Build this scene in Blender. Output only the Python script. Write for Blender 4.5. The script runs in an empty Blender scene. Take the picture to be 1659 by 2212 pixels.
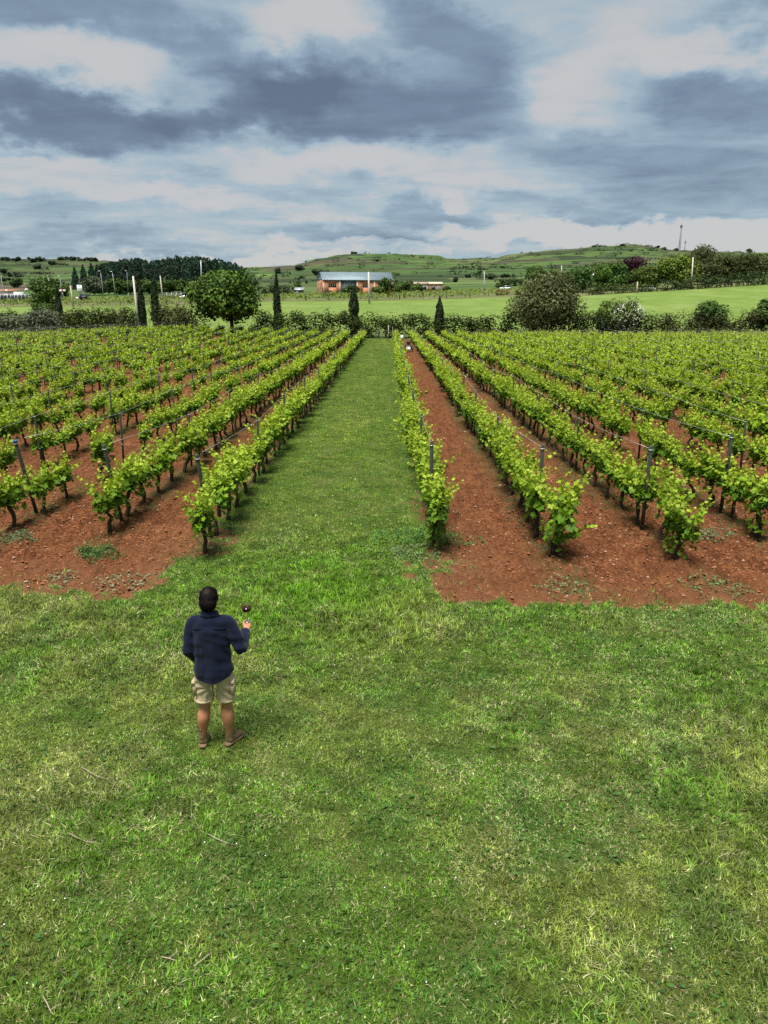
import bpy, math, random
import numpy as np
from mathutils import Vector, Matrix

# ------------------------------------------------------------------ camera
CAM_H = 4.4
PITCH = math.radians(15.503)
YAW = math.radians(0.413)
FPX, CX, CY = 1597.0, 829.5, 1106.0        # photograph measured on a 1659 x 2212 grid
scene = bpy.context.scene
cam_data = bpy.data.cameras.new('camera')
cam_data.sensor_fit = 'VERTICAL'
cam_data.sensor_height = 36.0
cam_data.lens = 26.0
cam_data.clip_start = 0.05
cam_data.clip_end = 20000.0
cam = bpy.data.objects.new('camera', cam_data)
scene.collection.objects.link(cam)
cam.location = (0, 0, CAM_H)
cam.rotation_euler = (math.pi / 2 - PITCH, 0, YAW)
scene.camera = cam

# ------------------------------------------------------------------ light and exposure
EXPOSURE = 2.4
SUN_EL, SUN_AZ = math.radians(72), math.radians(205)     # azimuth clockwise from +Y
vs = scene.view_settings
vs.view_transform = 'Standard'
vs.look = 'None'
vs.exposure = EXPOSURE
vs.gamma = 1.0
vs.use_curve_mapping = False
scene.render.film_transparent = False
scene.cycles.max_bounces = 5
scene.cycles.diffuse_bounces = 3
scene.cycles.glossy_bounces = 2
scene.cycles.transmission_bounces = 5
scene.cycles.transparent_max_bounces = 6
scene.cycles.caustics_reflective = False
scene.cycles.caustics_refractive = False
scene.cycles.use_denoising = False

sun_data = bpy.data.lights.new('sun', 'SUN')
sun_data.energy = 1.5
sun_data.angle = math.radians(28)
sun_data.color = (1.0, 0.97, 0.92)
sun = bpy.data.objects.new('sun', sun_data)
scene.collection.objects.link(sun)
sun.rotation_euler = Vector((-math.sin(SUN_AZ) * math.cos(SUN_EL), -math.cos(SUN_AZ) * math.cos(SUN_EL), -math.sin(SUN_EL))).to_track_quat('-Z', 'Y').to_euler()


def ray(x, y):
    a, b = (x - CX) / FPX, -(y - CY) / FPX
    v = np.array([a, math.cos(PITCH) + b * math.sin(PITCH), -math.sin(PITCH) + b * math.cos(PITCH)])
    c, s = math.cos(YAW), math.sin(YAW)
    return np.array([c * v[0] - s * v[1], s * v[0] + c * v[1], v[2]])


def at(x, y, Y):
    """world point seen at photo grid position x, y and lying Y metres ahead"""
    r = ray(x, y)
    return np.array([0, 0, CAM_H]) + r * (Y / r[1])


def grd(x, y, z=0.0):
    r = ray(x, y)
    return np.array([0, 0, CAM_H]) + r * ((z - CAM_H) / r[2])


def proj(p):
    d = np.asarray(p, float) - np.array([0, 0, CAM_H])
    c, s = math.cos(YAW), math.sin(YAW)
    x, y = c * d[..., 0] + s * d[..., 1], -s * d[..., 0] + c * d[..., 1]
    z = d[..., 2]
    dep = y * math.cos(PITCH) - z * math.sin(PITCH)
    up = y * math.sin(PITCH) + z * math.cos(PITCH)
    return CX + FPX * x / dep, CY - FPX * up / dep


# ------------------------------------------------------------------ node helper
class Nodes:
    def __init__(self, tree):
        self.t = tree
        self.t.nodes.clear()

    def n(self, kind, ins=None, **props):
        nd = self.t.nodes.new(kind)
        for k, v in props.items():
            setattr(nd, k, v)
        for k, v in (ins or {}).items():
            self.set(nd, k, v)
        return nd

    def set(self, nd, k, v):
        sock = nd.inputs[k]
        if isinstance(v, bpy.types.NodeSocket):
            self.t.links.new(v, sock)
        elif isinstance(v, bpy.types.Node):
            self.t.links.new(v.outputs[0], sock)
        else:
            if sock.type == 'RGBA' and len(v) == 3:
                v = (*v, 1)
            sock.default_value = v

    def m(self, op, a, b=None, c=None, clamp=False):
        nd = self.n('ShaderNodeMath', operation=op, use_clamp=clamp)
        for i, v in enumerate((a, b, c)):
            if v is not None:
                self.set(nd, i, v)
        return nd.outputs[0]

    def vm(self, op, a, b=None, scale=None):
        nd = self.n('ShaderNodeVectorMath', operation=op)
        self.set(nd, 0, a)
        if b is not None:
            self.set(nd, 1, b)
        if scale is not None:
            self.set(nd, 'Scale', scale)
        return nd.outputs['Value'] if op in ('LENGTH', 'DOT_PRODUCT', 'DISTANCE') else nd.outputs[0]

    def noise(self, vec, scale, detail=4, rough=0.55, dist=0.0, color=False):
        nd = self.n('ShaderNodeTexNoise', {'Vector': vec, 'Scale': scale, 'Detail': detail, 'Roughness': rough, 'Distortion': dist})
        return nd.outputs['Color' if color else 'Fac']

    def smooth(self, v, a, b, lo=0.0, hi=1.0):
        nd = self.n('ShaderNodeMapRange', interpolation_type='SMOOTHSTEP')
        for i, q in enumerate((v, a, b, lo, hi)):
            self.set(nd, i, q)
        return nd.outputs[0]

    def mix(self, f, a, b, mode='MIX'):
        nd = self.n('ShaderNodeMix', data_type='RGBA', blend_type=mode)
        self.set(nd, 0, f)
        self.set(nd, 6, a)
        self.set(nd, 7, b)
        return nd.outputs[2]

    def ramp(self, f, stops):
        nd = self.n('ShaderNodeValToRGB', {'Fac': f})
        el = nd.color_ramp.elements
        while len(el) < len(stops):
            el.new(0.5)
        for e, (p, c) in zip(el, stops):
            e.position = p
            e.color = (*c, 1)
        return nd.outputs[0]


# ------------------------------------------------------------------ world: Nishita sky behind a broken cloud deck
world = bpy.data.worlds.new('World')
scene.world = world
world.use_nodes = True
W = Nodes(world.node_tree)
sky = W.n('ShaderNodeTexSky', sky_type='NISHITA', sun_disc=False)
sky.sun_elevation = SUN_EL
sky.sun_rotation = SUN_AZ
tc = W.n('ShaderNodeTexCoord')
sep = W.n('ShaderNodeSeparateXYZ', {0: tc.outputs['Generated']})
dx, dy, dz = sep.outputs
zz = W.m('ADD', W.m('MAXIMUM', dz, 0.0), 0.10)
uv = W.n('ShaderNodeCombineXYZ', {0: W.m('DIVIDE', dx, zz), 1: W.m('DIVIDE', dy, zz), 2: 0.37})
az = W.m('ARCTAN2', dx, dy)
el = W.m('ARCSINE', dz)
ae = W.n('ShaderNodeCombineXYZ', {0: az, 1: el, 2: 0.0})
n_big = W.noise(uv.outputs[0], 0.85, 6, 0.55, 0.3)
n_mid = W.noise(W.vm('MULTIPLY', uv.outputs[0], (0.8, 1.5, 1)), 2.0, 9, 0.62, 0.6)
n_warp = W.noise(W.vm('MULTIPLY', ae.outputs[0], (1.0, 2.0, 1)), 7.0, 6, 0.6, 0.0, True)
n_warp2 = W.noise(W.vm('MULTIPLY', ae.outputs[0], (1.0, 1.8, 1)), 24.0, 5, 0.62, 0.0, True)
pa = W.vm('ADD', ae.outputs[0], W.vm('SCALE', W.vm('SUBTRACT', n_warp, (0.5, 0.5, 0.5)), scale=0.12))
pa = W.vm('ADD', pa, W.vm('SCALE', W.vm('SUBTRACT', n_warp2, (0.5, 0.5, 0.5)), scale=0.030))


def blob(px, py, rx, ry, rot=0.0, edge=0.25):
    r = ray(px, py)
    r = r / np.linalg.norm(r)
    a0, e0 = math.atan2(r[0], r[1]), math.asin(r[2])
    d = W.vm('SUBTRACT', pa, (a0, e0, 0))
    if rot:
        rn = W.n('ShaderNodeVectorRotate', {'Vector': d, 'Angle': math.radians(rot)}, rotation_type='Z_AXIS')
        d = rn.outputs[0]
    d = W.vm('MULTIPLY', d, (FPX / rx, FPX / ry, 0))
    return W.smooth(W.vm('LENGTH', d), 1.25, edge, 0.0, 1.0)


DARK = [(150, 240, 380, 58, 2, .45, .70), (420, 110, 210, 50, -12, .2, .38), (600, 165, 260, 70, -14, .2, .6),
        (740, 226, 310, 60, 4, .45, .72), (985, 95, 190, 80, 14, .4, .68), (130, 0, 290, 50, 4, .3, .45),
        (1570, 220, 290, 75, 8, .3, .55), (1330, 320, 420, 40, 10, .1, .3), (1080, 215, 120, 45, 0, .2, .3),
        (830, 512, 230, 34, 2, .35, .42), (920, 462, 105, 32, 0, .5, .36), (330, 530, 460, 24, 0, .2, .2),
        (120, 515, 260, 30, 0, .2, .14), (1620, 12, 160, 40, 0, .2, .4), (1250, 440, 330, 30, 6, .2, .3),
        (640, 320, 220, 40, 0, .2, .22), (1500, 400, 300, 34, 8, .2, .28)]
LIGHT = [(690, 45, 190, 60, 0, .2, .4), (330, 150, 210, 60, 10, .2, .3), (90, 130, 220, 60, 0, .2, .25), (700, 345, 430, 45, 6, .2, .34),
         (1240, 190, 170, 60, 20, .2, .36), (1480, 85, 220, 55, 0, .2, .3), (1430, 520, 520, 32, 3, .35, .95), (880, 540, 420, 12, 0, .3, .3),
         (490, 190, 80, 30, 0, .2, .25), (330, 420, 420, 36, 4, .2, .25), (965, 425, 60, 20, 10, .3, .3), (560, 562, 330, 12, 0, .3, .5),
         (80, 330, 220, 40, 0, .2, .2)]
n_str = W.noise(W.vm('MULTIPLY', W.vm('ADD', ae.outputs[0], W.vm('SCALE', n_warp, scale=.05)), (2.6, 17.0, 1)), 2.6, 6, .62, .2)
low = W.smooth(el, .30, .06, 0.15, 1.0)
dens = W.m('MULTIPLY_ADD', n_big, 0.62, 0.0)
dens = W.m('ADD', dens, W.m('MULTIPLY', low, W.m('MULTIPLY', W.m('SUBTRACT', n_str, 0.5), 0.66)))
dens = W.m('ADD', dens, W.m('MULTIPLY', W.m('SUBTRACT', n_mid, 0.5), 0.66))
for b in DARK:
    dens = W.m('MULTIPLY_ADD', blob(*b[:6]), b[6] * .68, dens)
for b in LIGHT:
    dens = W.m('MULTIPLY_ADD', blob(*b[:6]), -b[6], dens)
SK = 10.0 / 2 ** EXPOSURE
cloud = W.ramp(dens, [(0.0, (.53, .53, .53)), (.14, (.50, .51, .52)), (.31, (.36, .455, .52)), (.50, (.25, .338, .425)),
                      (.74, (.160, .214, .295)), (1.0, (.108, .144, .205))])
cloud = W.vm('SCALE', cloud, scale=SK)
col = W.mix(0.025, cloud, sky.outputs[0])
bg = W.n('ShaderNodeBackground', {'Color': col, 'Strength': 0.1})
wo = W.n('ShaderNodeOutputWorld', {'Surface': bg})
world.cycles.sampling_method = 'MANUAL'
world.cycles.sample_map_resolution = 512

# ------------------------------------------------------------------ small tools
COLL = scene.collection
RNG = np.random.default_rng(7)


def lin(r, g, b):
    f = lambda c: (c / 255 / 12.92) if c / 255 <= .04045 else ((c / 255 + .055) / 1.055) ** 2.4
    return (f(r), f(g), f(b))


def _h(ix, iy, s):
    h = (ix.astype(np.int64) * 374761393 + iy.astype(np.int64) * 668265263 + s * 974634777) & 0xffffffff
    h = ((h ^ (h >> 13)) * 1274126177) & 0xffffffff
    return ((h ^ (h >> 16)) & 0xffffff) / float(0xffffff)


def vn(x, y, s=0):
    x, y = np.asarray(x, float), np.asarray(y, float)
    ix, iy = np.floor(x), np.floor(y)
    fx, fy = x - ix, y - iy
    fx, fy = fx * fx * (3 - 2 * fx), fy * fy * (3 - 2 * fy)
    a, b = _h(ix, iy, s), _h(ix + 1, iy, s)
    c, d = _h(ix, iy + 1, s), _h(ix + 1, iy + 1, s)
    return (a * (1 - fx) + b * fx) * (1 - fy) + (c * (1 - fx) + d * fx) * fy


def fbm(x, y, s=0, o=4):
    t, w, tot = 0, 1.0, 0
    for i in range(o):
        t = t + w * vn(x * 2 ** i, y * 2 ** i, s + i * 17)
        tot += w
        w *= .5
    return t / tot


def sstep(a, b, x):
    t = np.clip((x - a) / (b - a), 0, 1)
    return t * t * (3 - 2 * t)


class Acc:
    """collects geometry that becomes one mesh"""

    def __init__(self):
        self.V, self.F, self.C, self.n = [], {}, [], 0

    def add(self, V, F, C=None):
        V = np.asarray(V, float).reshape(-1, 3)
        for f in (F if isinstance(F, list) else [F]):
            f = np.asarray(f, int)
            if len(f):
                self.F.setdefault(f.shape[1], []).append(f + self.n)
        self.V.append(V)
        if C is None:
            C = (1, 1, 1)
        C = np.asarray(C, float)
        self.C.append(np.broadcast_to(C, (len(V), 3)))
        self.n += len(V)
        return self

    def mesh(self, name, mat, smooth=False, colors=True):
        V = np.concatenate(self.V) if self.V else np.zeros((0, 3))
        me = bpy.data.meshes.new(name)
        loops, starts, k0 = [], [], 0
        for k, fs in self.F.items():
            f = np.concatenate(fs)
            loops.append(f.ravel())
            starts.append(k0 + np.arange(len(f)) * k)
            k0 += f.size
        loops = np.concatenate(loops)
        starts = np.concatenate(starts)
        me.vertices.add(len(V))
        me.vertices.foreach_set('co', V.astype(np.float32).ravel())
        me.loops.add(len(loops))
        me.loops.foreach_set('vertex_index', loops.astype(np.int32))
        me.polygons.add(len(starts))
        me.polygons.foreach_set('loop_start', starts.astype(np.int32))
        me.update(calc_edges=True)
        if colors:
            at_ = me.color_attributes.new('Col', 'FLOAT_COLOR', 'POINT')
            C = np.concatenate(self.C)
            at_.data.foreach_set('color', np.concatenate([C, np.ones((len(C), 1))], 1).astype(np.float32).ravel())
        if smooth:
            me.polygons.foreach_set('use_smooth', np.ones(len(starts), bool))
        if mat is not None:
            me.materials.append(mat)
        return me

    def obj(self, name, mat, parent=None, smooth=False, colors=True, **tags):
        return link(name, self.mesh(name, mat, smooth, colors), parent, **tags)


def link(name, me, parent=None, **tags):
    o = bpy.data.objects.new(name, me)
    COLL.objects.link(o)
    if parent is not None:
        o.parent = parent
    for k, v in tags.items():
        o[k] = v
    return o


def thing(name, loc, label, cat, group=None, rz=0.0, sc=1.0):
    o = bpy.data.objects.new(name, None)
    o.empty_display_size = .2
    COLL.objects.link(o)
    o.location = tuple(float(v) for v in loc)
    o.rotation_euler = (0, 0, rz)
    o.scale = (sc, sc, sc) if np.isscalar(sc) else sc
    o['label'] = label
    o['category'] = cat
    if group:
        o['group'] = group
    return o


def box(c, s, rz=0.0, top=1.0):
    c, s = np.array(c, float), np.array(s, float) / 2
    V = np.array([[x, y, z] for z in (-1, 1) for y in (-1, 1) for x in (-1, 1)], float)
    V[4:, :2] *= top
    V = V * s
    if rz:
        V = V @ np.array([[math.cos(rz), math.sin(rz), 0], [-math.sin(rz), math.cos(rz), 0], [0, 0, 1]])
    return V + c, np.array([[0, 2, 3, 1], [4, 5, 7, 6], [0, 1, 5, 4], [2, 6, 7, 3], [0, 4, 6, 2], [1, 3, 7, 5]])


def tube(P, R, n=8, ref=None, cap=True):
    """tapered tube through points; R scalars or (rx, ry) pairs"""
    P = np.asarray(P, float)
    R = np.asarray(R, float)
    if R.ndim == 0:
        R = np.full(len(P), float(R))
    if R.ndim == 1:
        R = np.stack([R, R], 1)
    T = np.gradient(P, axis=0)
    T /= np.linalg.norm(T, axis=1)[:, None] + 1e-12
    r = np.array(ref if ref is not None else ((1, 0, 0) if abs(T[0][0]) < .8 else (0, 1, 0)), float)
    rings = []
    a = np.linspace(0, 2 * math.pi, n, endpoint=False)
    for p, t, q in zip(P, T, R):
        u = r - t * (r @ t)
        u /= np.linalg.norm(u)
        if ref is None:
            r = u
        w = np.cross(t, u)
        rings.append(p + np.outer(np.cos(a) * q[0], u) + np.outer(np.sin(a) * q[1], w))
    V = np.concatenate(rings)
    i = np.arange(n)
    j = (i + 1) % n
    F = np.concatenate([np.stack([k * n + i, k * n + j, (k + 1) * n + j, (k + 1) * n + i], 1) for k in range(len(P) - 1)])
    out = [F]
    if cap:
        V = np.concatenate([V, P[:1], P[-1:]])
        b, e, o = len(V) - 2, len(V) - 1, (len(P) - 1) * n
        out.append(np.concatenate([np.stack([np.full(n, b), j, i], 1), np.stack([np.full(n, e), o + i, o + j], 1)]))
    return V, out


def ell(c, r, nu=10, nv=7):
    th = np.linspace(0, math.pi, nv + 1)[1:-1]
    a = np.linspace(0, 2 * math.pi, nu, endpoint=False)
    V = [np.array([0, 0, 1.])] + [np.array([math.sin(t) * math.cos(b), math.sin(t) * math.sin(b), math.cos(t)]) for t in th for b in a] + [np.array([0, 0, -1.])]
    V = np.array(V) * np.array(r) + np.array(c)
    F3, F4 = [], []
    L = len(th)
    for i in range(nu):
        j = (i + 1) % nu
        F3.append([0, 1 + i, 1 + j])
        F3.append([len(V) - 1, 1 + (L - 1) * nu + j, 1 + (L - 1) * nu + i])
        for k in range(L - 1):
            F4.append([1 + k * nu + i, 1 + (k + 1) * nu + i, 1 + (k + 1) * nu + j, 1 + k * nu + j])
    return V, [np.array(F3), np.array(F4)] if F4 else [np.array(F3)]


def lathe(prof, n=20):
    prof = np.array(prof, float)
    a = np.linspace(0, 2 * math.pi, n, endpoint=False)
    V = np.concatenate([np.stack([r * np.cos(a), r * np.sin(a), np.full(n, z)], 1) for r, z in prof])
    i = np.arange(n)
    j = (i + 1) % n
    F = np.concatenate([np.stack([k * n + i, k * n + j, (k + 1) * n + j, (k + 1) * n + i], 1) for k in range(len(prof) - 1)])
    return V, [F]


def norm(v):
    return v / (np.linalg.norm(v, axis=-1, keepdims=True) + 1e-9)


def leafquads(P, N, S, rng, aspect=.62, fold=.12, T=None):
    """a folded diamond leaf at each point P with normal N and length S"""
    n = len(P)
    N = norm(N)
    if T is None:
        T = rng.normal(size=(n, 3))
    T = norm(T - N * np.sum(T * N, 1)[:, None])
    B = np.cross(N, T)
    S = np.broadcast_to(S, (n,))[:, None]
    V = np.stack([P - T * S * .5, P + B * S * aspect * .5 + N * S * fold, P + T * S * .5, P - B * S * aspect * .5 + N * S * fold], 1)
    return V.reshape(-1, 3), np.arange(n * 4).reshape(n, 4)


# ------------------------------------------------------------------ materials
MATS = {}


def mat(name, build):
    m = bpy.data.materials.new(name)
    m.use_nodes = True
    N = Nodes(m.node_tree)
    out = N.n('ShaderNodeOutputMaterial')
    sh = build(N)
    N.set(out, 'Surface', sh)
    MATS[name] = m
    return m


def leafmat(name, tint=(1, 1, 1), trans=.35, rough=.5, spec=.25, var=.25):
    def b(N):
        vc = N.n('ShaderNodeVertexColor', layer_name='Col')
        info = N.n('ShaderNodeObjectInfo')
        k = N.m('MULTIPLY_ADD', info.outputs['Random'], var, 1 - var / 2)
        c = N.vm('SCALE', N.vm('MULTIPLY', vc.outputs[0], tint), scale=k)
        p = N.n('ShaderNodeBsdfPrincipled', {'Base Color': c, 'Roughness': rough, 'Specular IOR Level': spec})
        t = N.n('ShaderNodeBsdfTranslucent', {'Color': N.vm('MULTIPLY', c, (1.25, 1.2, .6))})
        return N.n('ShaderNodeMixShader', {0: trans, 1: p, 2: t})
    return mat(name, b)


def plain(name, color, rough=.7, var=.2, scale=8.0, spec=.3, metal=0.0, bump=0.0, bscale=40, use_col=False):
    def b(N):
        g = N.n('ShaderNodeTexCoord').outputs['Object']
        f = N.noise(g, scale, 5, .6)
        base = color
        if use_col:
            base = N.vm('MULTIPLY', N.n('ShaderNodeVertexColor', layer_name='Col').outputs[0], color)
        c = N.vm('SCALE', base, scale=N.m('MULTIPLY_ADD', f, var * 2, 1 - var))
        p = N.n('ShaderNodeBsdfPrincipled', {'Base Color': c, 'Roughness': rough, 'Specular IOR Level': spec, 'Metallic': metal})
        if bump:
            bp = N.n('ShaderNodeBump', {'Strength': bump, 'Distance': .02, 'Height': N.noise(g, bscale, 4, .6)})
            N.set(p, 'Normal', bp.outputs[0])
        return p
    return mat(name, b)


M_VINE = leafmat('vine_leaf', trans=.34, rough=.5, spec=.14, var=.15)
M_LEAF = leafmat('tree_leaf', trans=.14, rough=.6, spec=.1, var=.1)
M_GRASS = leafmat('grass_blade', trans=.22, rough=.6, spec=.06, var=0)
M_BARK = plain('bark', (.055, .038, .026), .9, .45, 14, .1, bump=.6, bscale=50)
M_SHOOT = plain('green_shoot', (.12, .15, .04), .6, .2)
M_POST = plain('treated_post_wood', (.050, .060, .044), .85, .4, 9, .15, bump=.4, bscale=60)
M_WIRE = plain('trellis_wire', (.42, .42, .40), .45, .1, metal=.5)
M_CONC = plain('pole_concrete', (.50, .475, .42), .85, .15, 1.2, .2)

# ------------------------------------------------------------------ ground shapes
ROW_L = [-3.50 - 2.08 * i for i in range(36)]
ROW_R = [0.81 + 2.17 * i for i in range(36)]
Y_END = 104.0


def _front(pts):
    w = np.array([grd(*p)[:2] for p in pts])
    return w[np.argsort(w[:, 0])]


FRONT_L = _front([(-260, 1262), (0, 1268), (130, 1280), (260, 1292), (340, 1268), (400, 1228), (446, 1188)])
FRONT_R = _front([(905, 1195), (862, 1245), (890, 1272), (960, 1293), (1200, 1309), (1400, 1313), (1550, 1300), (1659, 1314), (1900, 1322)])
XL, XR = -3.68, 0.80


def soil_sd(x, y):
    """metres inside the bare vineyard soil (negative on the lawn)"""
    x, y = np.asarray(x, float), np.asarray(y, float)
    fl = np.interp(x, FRONT_L[:, 0], FRONT_L[:, 1])
    fr = np.interp(x, FRONT_R[:, 0], FRONT_R[:, 1])
    mid = .5 * (XL + XR)
    left = np.minimum(y - fl, XL - x + .0 * y)
    right = np.minimum(y - fr, x - XR)
    sd = np.where(x < mid, left, right)
    return np.minimum(sd, Y_END + .3 - y)


def soil_mask(x, y):
    near = np.where(np.asarray(y) > 14.5, .45, 1.0)
    sd = soil_sd(x, y) + (fbm(x * .9, y * .9, 5, 3) - .5) * 1.7 * near + (fbm(x * 4, y * 4, 9, 4) - .5) * 1.2 * near
    return sstep(-.30, .36, sd)


def gz(x, y):
    """broad relief of the vineyard ground"""
    x, y = np.asarray(x, float), np.asarray(y, float)
    return 0.9 * np.exp(-((x + 27) / 17) ** 2 - ((y - 102) / 20) ** 2)


def rowdist(x):
    x = np.asarray(x, float)
    l = (ROW_L[0] - x) / 2.08
    r = (x - ROW_R[0]) / 2.17
    t = np.where(x < -1.4, l, r)
    return np.abs(t - np.round(t)) * 2.1


def micro(x, y, m):
    fine = (fbm(x * 3.5, y * 3.5, 31, 2) - .5) * .08 + vn(x * 7, y * 7, 33) ** 2 * .09 + vn(x * 13 + 3, y * 13, 35) ** 3 * .12 - .06
    furrow = .035 * np.cos(rowdist(x) / 1.05 * math.pi) + .015 * np.cos(rowdist(x) * 12)
    lawn = (fbm(x * .8, y * .8, 41, 3) - .5) * .07 + (vn(x * 9, y * 9, 43) - .5) * .015
    return m * (fine + furrow) + (1 - m) * lawn


def m_soil(N):
    g = N.n('ShaderNodeTexCoord').outputs['Object']
    m = N.n('ShaderNodeVertexColor', layer_name='Col')
    sp = N.n('ShaderNodeSeparateXYZ', {0: m.outputs[0]})
    c = N.ramp(N.noise(g, 2.2, 6, .62), [(.3, (.100, .034, .0115)), (.5, (.158, .058, .0215)), (.68, (.215, .088, .035))])
    c = N.mix(N.smooth(N.noise(g, 38, 4, .7), .52, .74, 0, .8), c, (.190, .082, .038))
    c = N.mix(N.smooth(N.noise(g, 17, 4, .75), .54, .38, 0, .75), c, (.048, .017, .007))
    c = N.mix(N.smooth(N.noise(N.vm('MULTIPLY', g, (5.0, .5, 1)), 1.6, 4, .7), .54, .40, 0, .55), c, (.050, .017, .007))
    c = N.mix(N.smooth(N.noise(g, 19, 4, .75), .55, .70, 0, .8), c, (.225, .098, .044))
    v = N.n('ShaderNodeTexVoronoi', {'Vector': g, 'Scale': 13.0, 'Randomness': 1.0})
    c = N.mix(N.smooth(v.outputs['Distance'], .14, .08, 0, .55), c, (.30, .20, .135))
    c = N.mix(N.m('MULTIPLY', sp.outputs[2], .65), c, N.ramp(N.noise(g, 5, 6, .7), [(.3, (.112, .044, .018)), (.7, (.205, .094, .043))]))
    c = N.mix(N.m('SUBTRACT', 1.0, sp.outputs[0]), c, (.17, .095, .05))
    c = N.mix(N.m('MULTIPLY', sp.outputs[1], N.smooth(N.noise(g, 7, 4, .7), .42, .62)), c, (.055, .075, .025))
    p = N.n('ShaderNodeBsdfPrincipled', {'Base Color': c, 'Roughness': .95, 'Specular IOR Level': .1})
    h = N.m('ADD', N.noise(g, 16, 6, .7), N.m('MULTIPLY', v.outputs['Distance'], .6))
    N.set(p, 'Normal', N.n('ShaderNodeBump', {'Strength': 1.0, 'Distance': .06, 'Height': h}).outputs[0])
    return p


def m_lawn(N):
    g = N.n('ShaderNodeTexCoord').outputs['Object']
    m = N.n('ShaderNodeVertexColor', layer_name='Col')
    sp = N.n('ShaderNodeSeparateXYZ', {0: m.outputs[0]})
    c = N.ramp(N.noise(g, 1.3, 6, .65), [(.32, (.026, .050, .007)), (.5, (.050, .080, .012)), (.68, (.105, .108, .030))])
    c = N.mix(N.smooth(N.noise(g, 30, 5, .75), .48, .72, 0, .75), c, (.125, .15, .035))
    c = N.mix(N.smooth(N.noise(g, 22, 4, .75), .5, .33, 0, .8), c, (.020, .036, .009))
    c = N.mix(N.smooth(sp.outputs[0], .15, .75), c, (.185, .092, .046))
    p = N.n('ShaderNodeBsdfPrincipled', {'Base Color': c, 'Roughness': .95, 'Specular IOR Level': .1})
    N.set(p, 'Normal', N.n('ShaderNodeBump', {'Strength': .8, 'Distance': .03, 'Height': N.noise(g, 40, 5, .7)}).outputs[0])
    return p


M_SOIL = mat('red_soil', m_soil)
M_LAWN = mat('lawn_turf', m_lawn)

lawn, soil = Acc(), Acc()
for (x0, x1, sx, y0, y1, sy) in ((-11, 12, .15, 1.5, 9.6, .15), (-11, 12, .054, 9.6, 17, .054), (-25, 26, .16, 17, 40, .20), (-80, 80, .45, 40, 107.2, .5)):
    nx, ny = int(round((x1 - x0) / sx)), int(round((y1 - y0) / sy))
    X, Y = np.meshgrid(np.linspace(x0, x1, nx + 1), np.linspace(y0, y1, ny + 1))
    x, y = X.ravel(), Y.ravel()
    mk = soil_mask(x, y)
    z = gz(x, y) + micro(x, y, mk)
    under = sstep(.55, .1, rowdist(x)) * sstep(.35, .6, fbm(x * .7 + 9, y * .35, 77, 3))
    i = (np.arange(ny)[:, None] * (nx + 1) + np.arange(nx)[None, :]).ravel()
    F = np.stack([i, i + 1, i + nx + 2, i + nx + 1], 1)
    fm = mk[F].mean(1) > .5
    V = np.stack([x, y, z], 1)
    C = np.stack([mk, under, sstep(1.9, .3, soil_sd(x, y) + 1.2 * (fbm(x * .8, y * .8, 61, 3) - .5)) * (y < 15)], 1)
    for acc, sel in ((lawn, F[~fm]), (soil, F[fm])):
        if len(sel):
            u, inv = np.unique(sel, return_inverse=True)
            acc.add(V[u], inv.reshape(-1, 4), C[u])
lawn.obj('lawn', M_LAWN, smooth=True, kind='structure', label='mown grass lane and foreground lawn')
soil.obj('vineyard_soil', M_SOIL, smooth=True, kind='structure', label='bare red tilled soil between vine rows')

# ground sheet under and around, behind the photographer too
a = Acc()
X, Y = np.meshgrid(np.linspace(-620, 620, 41), np.linspace(-200, 107.0, 12))
i = (np.arange(11)[:, None] * 41 + np.arange(40)[None, :]).ravel()
a.add(np.stack([X.ravel(), Y.ravel(), np.full(X.size, -.16)], 1), np.stack([i, i + 1, i + 42, i + 41], 1), (0, 0, 0))
a.obj('ground', M_LAWN, smooth=True, kind='structure')

# ------------------------------------------------------------------ land beyond the vineyard: fields, road verge, terraced hills
LAY = [(210, [(-400, 668), (0, 664), (400, 660), (600, 652), (850, 650), (1050, 644), (1260, 640), (1450, 628), (1659, 614), (2200, 590)]),
       (265, [(-400, 652), (0, 648), (300, 645), (520, 641), (690, 637), (850, 635), (1100, 626), (1260, 622), (1450, 611), (1659, 603), (2200, 585)]),
       (420, [(-400, 622), (0, 620), (300, 622), (520, 614), (700, 612), (900, 611), (1100, 607), (1300, 598), (1659, 592), (2200, 580)]),
       (700, [(-400, 590), (0, 592), (300, 594), (520, 594), (700, 590), (900, 581), (1100, 582), (1300, 567), (1659, 572), (2200, 566)]),
       (1050, [(-400, 562), (0, 557), (60, 559), (130, 556), (220, 561), (350, 572), (520, 577), (640, 571), (700, 558), (760, 549), (850, 545), (930, 551),
               (985, 559), (1035, 554), (1065, 557), (1150, 546), (1250, 537), (1370, 526), (1450, 538), (1510, 543), (1659, 546), (2200, 552)])]


def _el(x, y):
    r = ray(x, y)
    return math.atan2(r[0], r[1]), r[2] / r[1]


LT = []
for d, pts in LAY:
    q = np.array([_el(*p) for p in pts])
    LT.append((d, q[:, 0], q[:, 1]))


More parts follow.
